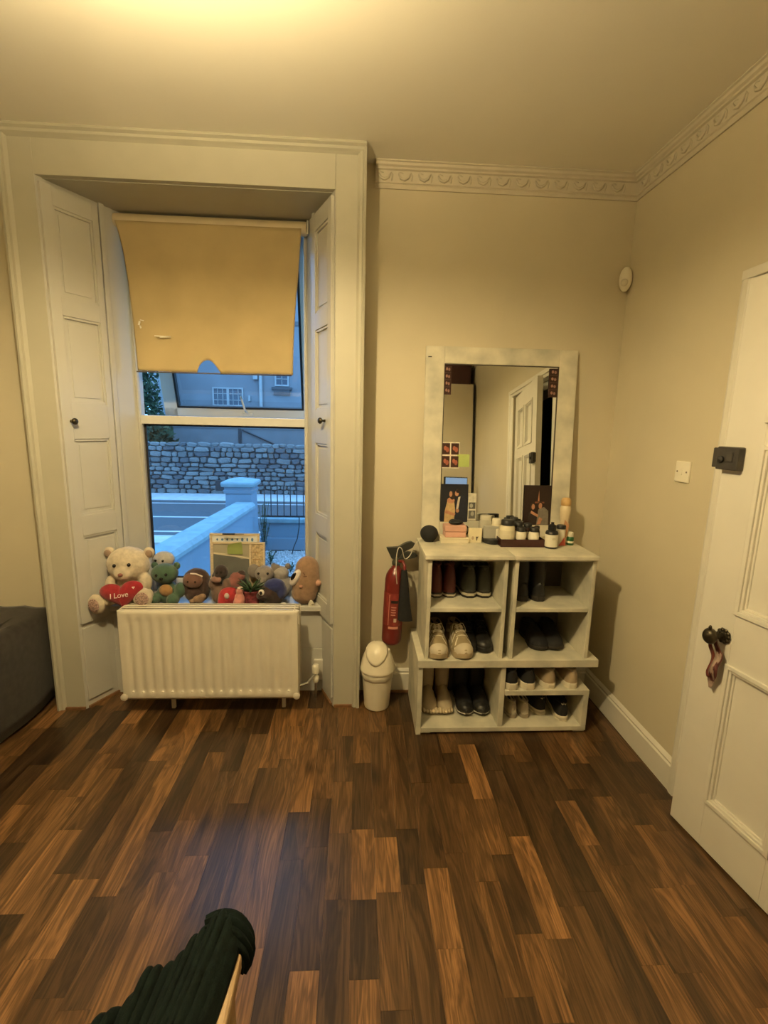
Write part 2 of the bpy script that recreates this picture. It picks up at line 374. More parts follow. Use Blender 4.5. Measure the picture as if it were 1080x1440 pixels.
# top-hung sash, open outwards
sash = bpy.data.objects.new('sash', None); C.objects.link(sash); sash.parent = win
sash.location = (0, YW+.075, 2.645); sash.rotation_euler = (math.radians(15.5), 0, 0)
sx0, sx1, sh = WL+.02, WR-.02, -1.05
m = MB(); fr = .055; fs = .085
m.box((sx0, -.03, sh), (sx0+fs, .03, 0)); m.box((sx1-.035, -.03, sh), (sx1, .03, 0)); m.box((sx0, -.03, sh), (sx1, .03, sh+fr)); m.box((sx0, -.03, -fr), (sx1, .03, 0))
part('sash_frame', m, M['upvc'], sash, bevel=.004)
m = MB(); a, b, gw = sx0+fs, sx1-.035, .012
m.box((a, -.034, sh+fr), (a+gw, .0, -fr)); m.box((b-gw, -.034, sh+fr), (b, .0, -fr)); m.box((a, -.034, sh+fr), (b, .0, sh+fr+gw)); m.box((a, -.034, -fr-gw), (b, .0, -fr))
part('sash_gasket', m, M['gasket'], sash)
part('sash_pane', MB().box((a, -.004, sh+fr), (b, -.001, -fr)), M['glass'], sash)
m = MB(); hx = (sx0+sx1)/2+.07
m.box((hx-.03, -.05, sh+.01), (hx+.03, -.03, sh+.035)); m.tube([(hx, -.045, sh+.03), (hx-.012, -.07, sh+.06), (hx-.03, -.075, sh+.15)], .007, 8)
part('handle', m, M['upvc'], sash, bevel=.002)

# baseboards and cornices
bprof = [(0, 0), (-.018, 0), (-.018, .115), (-.012, .122), (-.014, .132), (-.006, .142), (0, .148)]
o = struct(MB().profile_x([(YB+a, b) for a, b in bprof], OR_, XR).build('baseboard_back', M['white']), 'white skirting board under the mirror wall')
o = struct(MB().loft([[(XR+a, y, b) for a, b in bprof] for y in (1.83, YB)]).build('baseboard_right', M['white']), 'white skirting board along the door wall')
struct(MB().loft([[(XR+a, y, b) for a, b in bprof] for y in (YR, .73)]).build('baseboard_rear', M['white']), 'white skirting board past the door hinge')
struct(MB().profile_x([(YB+a, b) for a, b in bprof], XL, OL).build('baseboard_left', M['white']), 'white skirting board behind the bed')
cprof = [(0, -.113), (-.008, -.113), (-.012, -.100), (-.010, -.092), (-.016, -.088), (-.020, -.036), (-.030, -.032), (-.030, -.024), (-.040, -.018), (-.044, -.008), (-.052, -.004), (-.052, .001), (0, .001)]
def swag(m, at):
    # drooping festoon with a small ribbon, local x along the wall, y out of it
    pts = [(-.036, .012), (-.024, -.008), (-.006, -.014), (.014, -.004), (.026, .016)]
    m.tube([at(x, z, .002) for x, z in pts], [.003, .006, .0075, .006, .003], 6)
    m.tube([at(.026, .018, .002), at(.034, .006, .002), at(.030, -.018, .001)], [.003, .004, .002], 5)
    m.tube([at(-.036, .016, .002), at(-.030, .022, .002), at(-.012, .014, .002)], [.002, .003, .002], 5)
co = struct(MB().profile_x([(YB+a, ZC+b) for a, b in cprof], .068, XR).build('trim_3', M['cornice']), 'plaster cornice with swags above the mirror wall')
mm = MB(); swag(mm, lambda x, z, d: (x, -d, z)); sm = mm.mesh('swag'); sm.materials.append(M['cornice'])
sm.polygons.foreach_set('use_smooth', [True]*len(sm.polygons))
for i in range(13):
    o = bpy.data.objects.new('swag', sm); C.objects.link(o); o.parent = co; o.location = (.12+i*.1, YB-.018, ZC-.062)
co = struct(MB().loft([[(XR+a, y, ZC+b) for a, b in cprof] for y in (YR, YB)]).build('trim_4', M['cornice']), 'plaster cornice with swags above the door wall')
for i in range(16):
    o = bpy.data.objects.new('swag', sm); C.objects.link(o); o.parent = co; o.location = (XR-.018, YB-.1-i*.1, ZC-.062); o.rotation_euler = (0, 0, -PI/2)

# ---- door
arc = struct(thing('trim_5', 'white painted door frame with stepped architrave', None))
def archi(z): return [(0, 0), (-.016, 0), (-.02, .012), (-.02, .05), (-.012, .058), (-.012, .085), (-.004, .098), (.1, .098), (.1, 0)]
m = MB(); m.prism([(XR, 1.83), (XR-.018, 1.83), (XR-.022, 1.818), (XR-.022, 1.795), (XR-.012, 1.785), (XR-.012, 1.755), (XR, 1.742), (XR+.2, 1.742), (XR+.2, 1.83)], 0, 2.155); part('side_frame', m, M['white'], arc)
m = MB(); m.prism([(XR, .73), (XR-.018, .73), (XR-.022, .742), (XR-.022, .765), (XR-.012, .775), (XR-.012, .797), (XR, .81), (XR+.2, .81), (XR+.2, .73)], 0, 2.155); part('side_frame', m, M['white'], arc)
m = MB(); m.box((XR-.022, .73, 2.155), (XR+.2, 1.83, 2.19)); m.box((XR-.0115, .80, 2.128), (XR+.199, 1.753, 2.1545)); m.box((XR+.045, .80, 2.06), (XR+.198, 1.75, 2.13)); part('head_frame', m, M['white'], arc, bevel=.003)
W_D = .86; hx, hy = 1.333+W_D*.1407, 1.683-W_D*.990
door = struct(thing('door_1', 'white panelled door standing slightly ajar', None, (hx, hy, 0), math.atan2(.990, -.1407)))
pan_u = [(.145, .39), (.47, .715)]; pan_z = [(.205, .765), (.967, 1.555), (1.64, 1.98)]
m = MB(); th = .042
us = [0] + [v for p in pan_u for v in p] + [W_D]; zs = [.01] + [v for p in pan_z for v in p] + [2.12]
for a, b in zip(us[0::2], us[1::2]): m.box((W_D-b, -th, .01), (W_D-a, 0, 2.12))
for a, b in zip(zs[0::2], zs[1::2]):
    for u0, u1 in pan_u: m.box((W_D-u1, -th, a), (W_D-u0, 0, b))
part('door_leaf', m, M['white'], door, bevel=.0015)
for u0, u1 in pan_u:
    for z0, z1 in pan_z:
        x0, x1 = W_D-u1, W_D-u0
        pm = MB().box((x0, -.032, z0), (x1, -.012, z1)); po = part('panel', pm, M['white'], door)
        mo = MB()
        def ring(i, d0, d1, y0, y1):
            mo.box((x0+d0, y0, z0+d0), (x0+d1, y1, z1-d0)); mo.box((x1-d1, y0, z0+d0), (x1-d0, y1, z1-d0))
            mo.box((x0+d1, y0, z0+d0), (x1-d1, y1, z0+d1)); mo.box((x0+d1, y0, z1-d1), (x1-d1, y1, z1-d0))
        ring(0, -.006, .010, -.014, .008); ring(1, .010, .020, -.014, .002); ring(2, .020, .028, -.014, -.006)
        part('moulding', mo, M['white'], po, bevel=.002)
# rim lock
lk = MB().box((W_D-.085, .001, 1.468), (W_D+.002, .030, 1.55)); lo = part('rim_lock', lk, M['lock'], door, bevel=.004)
part('latch_knob', MB().lathe([(.012, 0), (.012, .008), (.006, .010), (.002, .012)], 14).xf(Matrix.Translation((W_D-.02, .030, 1.505)) @ Matrix.Rotation(-PI/2, 4, 'X')), M['black'], lo, smooth=True)
part('cover_plate', MB().box((W_D-.065, .030, 1.497), (W_D-.04, .033, 1.532)), M['lock'], lo, bevel=.001)
part('lock_keep', MB().box((W_D+.003, .0, 1.474), (W_D+.022, .026, 1.545)), M['lock'], door, bevel=.003)
# ornate knob : rose plate with petals, and oval knob
kx, kz = W_D-.115, .868
km = MB()
for i in range(10):
    a = 2*PI*i/10; km.ell((kx+.021*math.cos(a), .006, kz+.021*math.sin(a)), (.009, .006, .009), 8, 6)
km.ell((kx, .006, kz), (.022, .008, .022), 14, 8)
ko = part('rose_plate', km, M['bronze'], door, smooth=True)
km = MB().cyl((kx, .005, kz), (kx+.004, .04, kz), .008, .008, 12).ell((kx+.006, .058, kz), (.026, .022, .030), 18, 12)
part('door_knob', km, M['bronze'], ko, smooth=True)
km = MB().ell((kx+.004, .064, kz+.033), (.006, .006, .010), 8, 6); part('knob_finial', km, M['bronze'], ko, smooth=True)
rib_root = thing('ribbon', 'crumpled red and pink ribbon hanging from the door knob', 'ribbon', (0, 0, 0))
Mdoor = Matrix.Translation((hx, hy, 0)) @ Matrix.Rotation(math.atan2(.990, -.1407), 4, 'Z')
def ribbon(dx, w, zb, col, ph):
    m = MB(); rows_ = []
    for i in range(19):
        t = i/18; z = kz-.01-t*(kz-.01-zb); x = kx+dx+.006*math.sin(6*t+ph); y = .030+.007*math.sin(9*t+ph)
        ww = w*(.35+.65*min(1, 3*t))*(1 if t < .85 else 1-(t-.85)*3)
        rows_.append([(x-ww+.003*math.sin(14*t), y, z), (x, y+.006*math.cos(11*t), z), (x+ww, y+.004*math.sin(8*t+1), z)])
    m.loft(rows_, False, False, False).xf(Mdoor); return m.build(col[0], col[1], rib_root, smooth=True, solid=.0012)
ribbon(.012, .010, .70, ('red_strand', mat('red_ribbon', (.20, .05, .036), .6, .2, 60)), 0)
ribbon(-.008, .013, .69, ('wine_strand', mat('wine_ribbon', (.15, .045, .042), .6, .3, 60)), 1.4)
ribbon(-.002, .012, .66, ('pink_strand', mat('pink_ribbon', (.38, .27, .22), .6, .2, 60)), 2.6)
#PART2
# ------------------------------------------------------------------ pendant lamp (above and behind the view)
LX, LY, LZ = -.56, .96, 2.59
t = thing('pendant_lamp', 'warm lit bulb in an added unseen band shade hanging from the ceiling', 'lamp', (LX, LY, ZC))
MB().lathe([(.05, 0), (.05, -.012), (.02, -.035), (.006, -.04)], 24).build('ceiling_rose', M['whiteplastic'], t, smooth=True)
MB().cyl((0, 0, -.03), (0, 0, LZ-ZC+.12), .004, n=8).build('cord', M['whiteplastic'], t)
MB().lathe([(.010, .135), (.020, .12), (.020, .065), (.016, .06)], 20, (0, 0, LZ-ZC)).build('bulb_holder', M['whiteplastic'], t, smooth=True)
MB().lathe([(.013, .062), (.015, .05), (.030, .025), (.038, 0), (.036, -.018), (.024, -.034), (.004, -.040)], 24, (0, 0, LZ-ZC)).build('bulb', emis('lit_bulb', BULB_COLOR, BULB_STRENGTH), t, smooth=True)

def shade_mat():
    m, nt, p = node_mat('added_shade_fabric'); nt.nodes.remove(p); out = [n for n in nt.nodes if n.type == 'OUTPUT_MATERIAL'][0]
    d = N(nt, 'ShaderNodeBsdfDiffuse'); d.inputs[0].default_value = (.75, .68, .55, 1); tr = N(nt, 'ShaderNodeBsdfTranslucent'); tr.inputs[0].default_value = (.92, .86, .72, 1)
    mx = N(nt, 'ShaderNodeMixShader'); mx.inputs[0].default_value = .65; nt.links.new(d.outputs[0], mx.inputs[1]); nt.links.new(tr.outputs[0], mx.inputs[2]); nt.links.new(mx.outputs[0], out.inputs[0]); return m
MB().loft([[(r*math.cos(2*PI*j/48), r*math.sin(2*PI*j/48), LZ-ZC+z) for j in range(48)] for r, z in ((.205, -.052), (.20, .038))], False, False).build('shade', shade_mat(), t, smooth=True)  # band shade added out of view to dim the upper walls
m = MB()
for k in range(3): a = 2*PI*k/3; m.cyl((.018*math.cos(a), .018*math.sin(a), LZ-ZC+.10), (.20*math.cos(a), .20*math.sin(a), LZ-ZC+.045), .002, n=6)
m.build('added_shade_carrier', M['chrome'], t)

# ------------------------------------------------------------------ radiator
rx0, rx1, ry0, ry1, rz0, rz1 = -1.25, -.308, 2.42, 2.53, .105, .614
t = thing('radiator', 'white ribbed panel radiator under the window sill', 'radiator', ((rx0+rx1)/2, (ry0+ry1)/2, 0))
off = Matrix.Translation((-(rx0+rx1)/2, -(ry0+ry1)/2, 0))
NP = 17; pitch = (rx1-rx0-.06)/NP
def rpanel(y, front):
    # pressed panel: rows over z, columns over x ; flutes sunk between zt and zb
    m = MB(); nx, grid = NP*8, []
    zr = [rz0, rz0+.012, rz0+.042, rz0+.052, rz0+.066, rz1-.075, rz1-.058, rz1-.044, rz1-.02, rz1-.006, rz1]
    for z in zr:
        row = []
        inz = rz0+.05 <= z <= rz1-.05
        edge = .006 if (z in (rz0, rz1)) else 0
        for i in range(nx+1):
            x = rx0+.03+(rx1-rx0-.06)*i/nx; ph = (i % 8)/8
            d = .008*(.5-.5*math.cos(2*PI*ph)) if inz else 0
            if not inz and (abs(z-(rz1-.044)) < .001): d = .003*(.5-.5*math.cos(2*PI*ph))
            row.append((x, y+(d+edge)*(1 if front else -1), z))
        row = [(rx0, y+(.010 if front else -.010), z), (rx0+.006, y+edge*(1 if front else -1), z)] + row + [(rx1-.006, y+edge*(1 if front else -1), z), (rx1, y+(.010 if front else -.010), z)]
        grid.append(row)
    m.loft(grid, False, False, False); return m
fp = rpanel(ry0, True).xf(off).build('front_panel', M['rad'], t, smooth=True, solid=.003)
rpanel(ry1, False).xf(off).build('back_panel', M['rad'], t, smooth=True, solid=.003)
dme = MB().ell((0, 0, 0), (.010, .006, .007), 10, 6).mesh('weld_dimple'); dme.materials.append(M['rad']); dme.polygons.foreach_set('use_smooth', [True]*len(dme.polygons))
for i in range(NP):
    o = bpy.data.objects.new('weld_dimple', dme); C.objects.link(o); o.parent = fp; o.location = off @ Vector((rx0+.03+pitch*(i+.5), ry0+.004, rz0+.043))
m = MB()
m.box((rx0+.004, ry0+.010, rz1-.018), (rx0+.010, ry1-.010, rz1)); m.box((rx1-.03, ry0+.010, rz1-.02), (rx1-.024, ry1-.010, rz1-.002))
for k in range(3):
    y = ry0+.018+k*.030; m.box((rx0+.006, y, rz1-.006), (rx1-.006, y+.012, rz1-.001))
m.xf(off).build('top_grille', M['rad'], t, bevel=.002)
for x in (rx0+.004, rx1-.010): MB().box((x, ry0+.008, rz0+.02), (x+.006, ry1-.008, rz1-.06)).xf(off).build('end_panel', M['rad'], t, bevel=.001)
m = MB().box((rx1-.016, ry0+.004, rz1-.075), (rx1+.004, ry0+.02, rz1-.002)); m.tube([(rx1, ry0+.012, rz1-.01), (rx1+.004, ry0+.05, rz1-.03), (rx1, ry0+.012, rz1-.09)], .004, 6); m.xf(off).build('end_bracket', M['rad'], t, bevel=.002)
for x in (rx0+.008, rx1-.014):
    MB().lathe([(.017, 0), (.019, .006), (.019, .018), (.012, .022)], 16).xf(off @ Matrix.Translation((x, ry0+.012, rz0+.016)) @ Matrix.Rotation(PI/2, 4, 'X')).build('plug_cap', M['rad'], t, smooth=True)
for x in (-1.02, -.405): MB().box((x-.010, 2.50, 0), (x+.010, 2.52, rz0+.02)).xf(off).build('foot', M['rad'], t, bevel=.002)
m = MB(); vx, vy, vz = -.232, 2.60, .0
m.cyl((rx1-.01, 2.5, rz0+.03), (rx1+.035, 2.53, rz0+.03), .009, n=12); m.cyl((rx1+.03, 2.53, rz0+.03), (vx, vy, rz0+.05), .008, n=12); m.cyl((vx, vy, 0), (vx, vy, .14), .008, n=12)
m.xf(off).build('valve_pipe', M['chrome'], t, smooth=True)
MB().lathe([(.013, .10), (.018, .11), (.018, .135), (.012, .14), (.012, .155), (.020, .16), (.022, .20), (.014, .212), (.002, .214)], 16, (vx, vy, 0)).xf(off).build('valve', M['whiteplastic'], t, smooth=True)
# pipe covers beside it on the apron
m = MB(); m.box((-.25, 2.655, .08), (-.185, 2.675, .21)); 
tag(m.build('pipe_cover', M['white'], bevel=.006), 'small white pipe box on the wall beside the radiator valve', 'pipe box')

# ------------------------------------------------------------------ roller blind
t = thing('roller_blind', 'torn tan roller blind pulled half down in the window', 'blind', (-.81, 2.865, 2.64))
BX, BZ = -.81, 2.64
MB().cyl((-1.315-BX, 0, 0), (-.298-BX, 0, 0), .036, n=28).build('roller_tube', M['blindtube'], t, smooth=True)
for x in (-1.328, -.296): MB().box((x-BX, -.02, -.03), (x+.01-BX, .03, .04)).build('bracket', M['white'], t, bevel=.003)
def blind_z(u):     # bottom edge with the torn notch; u 0..1 across
    b = -.775
    if .38 < u < .53:
        s = (u-.38)/.15
        return b + .068*(math.sin(PI*min(1, s*1.05+.0))**.6 if s < .5 else math.sin(PI*min(1, s))**1.1)
    return b
m = MB(); rows_ = []; nu = 100
for j in range(41):
    v = j/40; row = []
    for i in range(nu+1):
        u = i/nu
        zb = blind_z(u); z = -.01 + v*(zb+.01)
        f = min(1, -z/.775)
        xl = -1.305 + .055*(1-math.exp(-4*f)) + .010*f; xr = -.322 - .050*f - .016*math.sin(PI*f*.9)*f
        x = xl + (xr-xl)*u
        edge = math.exp(-u/.03) + math.exp(-(1-u)/.03)
        y = -.036 + .012*f*math.sin(3.0*u+.4) + .012*edge*f + .006*math.exp(-((u-.3-.25*f)/.05)**2)*f
        row.append((x-BX, y, z))
    rows_.append(row)
m.loft(rows_, False, False, False)
fab = m.build('fabric', M['blind'], t, smooth=True, solid=.001)
m = MB(); m.tube([(-1.245-BX, -.026, -.780), (-.385-BX, -.022, -.778)], .0035, 8); m.build('bottom_bar', mat('blind_bar', (.10, .075, .045), .6), t)
wt = mat('torn_white', (.85, .82, .72), .9)
for x, z, w_, h_, a in ((-1.205, -.525, .005, .022, .3), (-1.19, -.51, .010, .005, .2), (-1.20, -.545, .004, .014, -.2), (-1.085, -.59, .043, .005, .03), (-1.07, -.594, .03, .004, -.05)):
    MB().box((-w_, -.0008, -h_/2), (w_, .0008, h_/2)).build('scuff', wt, fab, loc=(x-BX, -.046, z), rot=(0, a, 0))

# ------------------------------------------------------------------ shoe cabinets
M['back_shade'] = mat('dark_back_shade', (.085, .070, .048), .8, .1, 20)  # dark sheets added as backs, compartment shade put into their colour
def boards(root, lst, L0):
    for nm, a, b in lst:
        MB().box(tuple(p-q for p, q in zip(a, L0)), tuple(p-q for p, q in zip(b, L0))).build(nm, M['back_shade' if nm == 'back_panel' else 'patina'], root, bevel=.0015 if nm == 'back_panel' else .0025)  # cabinet back panels are added for the shade inside
F, Bk, ZT, ZB = 2.2325, 2.60, .9775, .4243
L0 = (.78, 2.42, 0)
t = thing('shoe_bench', 'low whitewashed shoe unit standing on the floor with a stepped box', 'shoe cabinet', L0)
boards(t, [('top_board', (.318, F, .383), (1.290-.03, Bk+.03, ZB)), ('side_panel', (.320, F+.008, .0), (.346, Bk+.03, .383)), ('base_board', (.346, F+.008, .014), (1.232, Bk, .040)),
           ('divider', (.752, F+.012, .04), (.780, Bk, .383)), ('step_shelf', (.780, F+.006, .222), (1.232, Bk, .250)), ('step_side', (1.204, F+.008, .04), (1.232, Bk, .222)),
           ('foot', (.346, F+.02, 0), (.40, F+.2, .014)), ('foot', (1.17, F+.02, 0), (1.232, F+.2, .014)), ('rear_post', (1.205, Bk-.03, .25), (1.232, Bk, .383)), ('back_rail', (.346, Bk-.015, .30), (1.205, Bk, .383)), ('back_panel', (.347, Bk+.001, .015), (.752, Bk+.006, .382)), ('back_panel', (.753, Bk+.001, .015), (1.230, Bk+.006, .249))], L0)
def cube_unit(label, x0, x1, tx0, tx1):
    L = ((x0+x1)/2, 2.42, ZB); s = .020
    t = thing('shoe_cube', label, 'shoe cabinet', L)
    boards(t, [('top_board', (tx0, F, .956), (tx1, Bk, ZT)), ('side_panel', (x0, F+.018, ZB), (x0+s, Bk, .956)), ('side_panel', (x1-s, F+.018, ZB), (x1, Bk, .956)),
               ('shelf', (x0+s, F+.02, .677), (x1-s, Bk, .699)), ('back_rail', (x0+s, Bk-.014, .60), (x1-s, Bk, .677)), ('back_panel', (x0+.002, Bk+.001, ZB+.002), (x1-.002, Bk+.006, .955)), ('front_rail', (x0+s, F+.022, .944), (x1-s, F+.04, .956))], L)
cube_unit('whitewashed two-shelf cube holding white running shoes', .352, .756, .334, .7795)
cube_unit('whitewashed two-shelf cube holding black boots', .789, 1.206, .7805, 1.209)

# ------------------------------------------------------------------ mirror leaning on the wall
TILT = -.068
MR = (.772, 2.578, ZT)
t = thing('wall_mirror', 'large mirror in a whitewashed frame leaning on the shoe cubes', 'mirror', MR, (TILT, 0, 0))
hw, hh, ow, oz0, oz1 = .416, 1.045, .315, .105, .955
for nm, a, b in (('frame_side', (-hw, 0, 0), (-ow, .022, hh)), ('frame_side', (ow, 0, 0), (hw, .022, hh)), ('frame_rail', (-ow, 0, 0), (ow, .022, oz0)), ('frame_rail', (-ow, 0, oz1), (ow, .022, hh))):
    box(nm, a, b, M['patina'], t, bevel=.003)
m = MB(); w_ = .004
for a, b in (((-ow, .001, oz0), (-ow+w_, .008, oz1)), ((ow-w_, .001, oz0), (ow, .008, oz1)), ((-ow, .001, oz1-w_), (ow, .008, oz1)), ((-ow, .001, oz0), (ow, .008, oz0+w_))): m.box(a, b)
m.build('inner_bead', mat('dark_bead', (.06, .05, .035), .5), t)
box('mirror_glass', (-ow, .006, oz0), (ow, .010, oz1), M['mirror'], t)
box('scratch', (-.405, -.0006, .985), (-.385, .0003, .990), mat('dark_mark', (.03, .02, .012), .7), t)
MRmat = Matrix.Translation(MR) @ Matrix.Rotation(TILT, 4, 'X')
def on_mirror(x, z, d=0.0): return MRmat @ Vector((x-MR[0], d, (z-ZT)))
pc = {}
def pcol(*c):
    if c not in pc: pc[c] = mat('print_%d' % len(pc), c, .35, .12, 60)
    return pc[c]
def card(name, label, cat, x0, x1, z0, z1, base, d=.0045, shapes=(), rotz=0, group=None):
    p = on_mirror((x0+x1)/2, z0, d); w2 = (x1-x0)/2; h = z1-z0
    t = thing(name, label, cat, p, (TILT, rotz, 0), group)
    box('card', (-w2, -.0008, 0), (w2, 0, h), base, t)
    for i, (nm, poly, c) in enumerate(shapes):
        MB().plate([(-w2+a*2*w2, b*h) for a, b in poly], -.0012-.0003*i, -.0008).build(nm, c, t)
    return t
def ov(cx, cz, rx, rz, n=14): return [(cx+rx*math.cos(2*PI*i/n), cz+rz*math.sin(2*PI*i/n)) for i in range(n)]
def rc(a, b, c, d): return [(a, c), (b, c), (b, d), (a, d)]
skin, hair, navy = pcol(.50, .25, .15), pcol(.03, .015, .01), pcol(.012, .014, .022)
card('photo_print', 'photo of a couple dressed up, dark background, tucked in mirror corner', 'photo', .460, .612, 1.075, 1.285, navy, .0, [
    ('print_suit', [(.50, 0), (.98, 0), (.98, .5), (.86, .70), (.62, .72), (.52, .5)], pcol(.015, .018, .032)), ('print_shirt', [(.56, .30), (.64, .30), (.72, .68), (.64, .66)], pcol(.62, .55, .46)),
    ('print_dress', [(.14, .0), (.50, .0), (.54, .30), (.50, .52), (.24, .55), (.16, .3)], pcol(.55, .40, .20)), ('print_arm', [(.14, .24), (.5, .16), (.56, .22), (.2, .32)], skin),
    ('print_chest', ov(.37, .57, .14, .08), skin), ('print_hair', ov(.42, .70, .10, .11), hair), ('print_face', ov(.36, .74, .055, .075), skin), ('print_face', ov(.58, .76, .07, .075), skin), ('print_hair', ov(.62, .82, .08, .05), hair), ('print_hand', ov(.62, .30, .06, .05), skin)])
card('photo_print', 'black and white photo strip beside the couple photo', 'photo', .614, .660, 1.085, 1.237, pcol(.62, .60, .50), .001, [
    ('print_frame', rc(.1, .9, .42, .66), pcol(.10, .10, .09)), ('print_frame', rc(.1, .9, .06, .36), pcol(.12, .12, .11)), ('print_face', ov(.4, .54, .2, .08), pcol(.4, .4, .36)), ('print_face', ov(.55, .24, .2, .09), pcol(.35, .35, .3))])
card('photo_print', 'dark photo of two people smiling with a lit tower behind', 'photo', .930, 1.086, 1.063, 1.286, pcol(.022, .010, .008), .0, [
    ('print_light', [(.50, .60), (.56, .60), (.535, .88)], pcol(.45, .22, .12)), ('print_light', rc(.40, .74, .55, .59), pcol(.22, .08, .04)),
    ('print_shirt', [(.48, .0), (.92, .0), (.90, .36), (.74, .46), (.54, .40)], pcol(.20, .18, .15)), ('print_top', [(.14, 0), (.46, 0), (.46, .3), (.3, .38), (.2, .3)], pcol(.03, .02, .02)),
    ('print_hair', ov(.33, .47, .085, .09), hair), ('print_face', ov(.34, .46, .06, .07), skin), ('print_hair', ov(.60, .53, .085, .06), hair), ('print_face', ov(.60, .49, .065, .075), skin), ('print_arm', [(.25, .30), (.52, .20), (.54, .26), (.28, .36)], skin), ('print_arm', [(.5, .02), (.62, .02), (.7, .16), (.58, .2)], skin)])
def strip(label, x0, x1):
    sh = []
    for i in range(4):
        z = .03+i*.245
        sh += [('print_frame', rc(.06, .94, z, z+.215), pcol(.035, .012, .010)), ('print_face', ov(.36, z+.12, .13, .055), pcol(.36, .20, .15)), ('print_face', ov(.66, z+.10, .13, .055), pcol(.30, .17, .13))]
    card('photo_strip', label, 'photo strip', x0, x1, 1.770, 1.922, pcol(.05, .02, .018), .003, sh)
strip('narrow photo booth strip in the mirror corner reflecting the wardrobe', .456, .497)
strip('narrow red photo booth strip in the mirror corner by the reflected door gap', 1.034, 1.084)
sh = []
for i in range(2):
    for j in range(2):
        a, b = .04+i*.49, .04+j*.49
        sh += [('print_frame', rc(a, a+.42, b, b+.43), pcol(.05, .018, .012)), ('print_face', ov(a+.16, b+.24, .08, .09), pcol(.42, .14, .09)), ('print_face', ov(a+.28, b+.18, .09, .1), pcol(.36, .11, .07))]
card('photo_grid', 'white card of four small red-toned portraits on the mirror', 'photo', .456, .556, 1.372, 1.515, pcol(.78, .72, .62), .004, sh)
card('sticky_note', 'light green sticky note beside the four-portrait card', 'note', .543, .612, 1.381, 1.450, mat('green_note', (.42, .52, .16), .7), .002)

# ------------------------------------------------------------------ things on the cubes
def on_top(name, label, cat, x, y, rotz=0, group=None): return thing(name, label, cat, (x, y, ZT), rotz, group)
t = on_top('smart_speaker', 'round black fabric smart speaker at the cube corner', 'speaker', .392, 2.525)
MB().ell((0, 0, .044), (.049, .049, .045), 24, 16).build('fabric_body', M['blackm'], t, smooth=True)
MB().lathe([(.026, 0), (.028, .006), (.026, .010)], 24).build('base_ring', M['black'], t, smooth=True)
pts = [(.35, 2.54, .985), (.318, 2.535, .955), (.292, 2.53, .895), (.262, 2.515, .880), (.244, 2.505, .935), (.226, 2.50, .945), (.214, 2.488, .90), (.215, 2.488, .80), (.222, 2.50, .74)]
P = [Vector(p) for p in pts]; path = []
for i in range(len(P)-1):
    p0, p1, p2, p3 = P[max(i-1, 0)], P[i], P[i+1], P[min(i+2, len(P)-1)]
    for k in range(6):
        u = k/6; path.append(.5*((2*p1)+(p2-p0)*u+(2*p0-5*p1+4*p2-p3)*u*u+(3*p1-p0-3*p2+p3)*u**3))
tag(MB().tube(path+[P[-1]], .0025, 6).build('speaker_cable', mat('grey_cable', (.55, .52, .44), .5), smooth=True), 'thin pale cable trailing from the speaker over the extinguisher', 'cable')
t = on_top('flat_box', 'flat cream box lying under the pink container', 'box', .525, 2.52)
box('box_body', (-.075, -.04, 0), (.078, .04, .020), mat('cream_card', (.74, .68, .52), .6), t, bevel=.002); box('box_lid', (-.076, -.041, .020), (.079, .041, .031), mat('cream_lid', (.70, .64, .47), .6), t, bevel=.002)
t = thing('pink_container', 'pink two-tier plastic container with a black handle', 'container', (.527, 2.52, ZT+.031))
pk = mat('pink_plastic', (.66, .38, .30), .4)
box('lower_tray', (-.055, -.036, 0), (.060, .036, .030), pk, t, bevel=.005); box('upper_tray', (-.057, -.038, .031), (.062, .038, .066), pk, t, bevel=.006)
pts = [(.062, 0, .012)] + [(.062+.018*math.sin(PI*i/8), 0, .034-.024*math.cos(PI*i/8)) for i in range(9)]
MB().tube(pts, .004, 8).build('handle', M['black'], t, smooth=True)
t = thing('black_pouch', 'soft black pouch lying on the pink container', 'pouch', (.535, 2.52, ZT+.097))
m = MB().ell((0, 0, .012), (.040, .026, .013), 18, 10); m.ell((-.014, 0, .018), (.022, .02, .011), 14, 8); m.build('pouch_body', M['blackm'], t, smooth=True)
MB().tube([(-.036, -.012, .014), (0, -.026, .016), (.036, -.012, .014)], .002, 6).build('zip', M['black'], t)
t = on_top('cream_card', 'small upright cream card with dark print', 'card', .640, 2.505)
box('card_face', (-.037, -.006, 0), (.037, .006, .080), mat('cream_paper', (.80, .72, .50), .7), t, bevel=.001)
dk = mat('card_ink', (.06, .04, .03), .6)
MB().plate(ov(-.012, .026, .007, .010), -.0066, -.006).build('print_mark', mat('faint_ink', (.5, .38, .25), .7), t)
MB().plate([(.008, .012), (.012, .012), (.014, .026), (.020, .034), (.004, .034), (.007, .026)], -.0066, -.006).build('print_mark', dk, t)
t = on_top('black_dish', 'low black oval dish beside the cream card', 'dish', .735, 2.50)
MB().lathe([(.040, 0), (.050, .006), (.053, .026), (.048, .026), (.044, .010), (.01, .006)], 28).build('dish_body', M['black'], t, smooth=True)
MB().lathe([(.053, .024), (.055, .027), (.053, .030), (.050, .027)], 28).build('rim', M['black'], t, smooth=True)
t = thing('grey_box', 'plain pale grey box standing in the black dish', 'box', (.727, 2.505, ZT+.028))
gb = mat('grey_card', (.42, .42, .38), .6)
box('box_body', (-.040, -.012, -.016), (.040, .012, .055), gb, t, bevel=.002); box('box_flap', (-.041, -.013, .052), (.041, .013, .066), gb, t, bevel=.002)
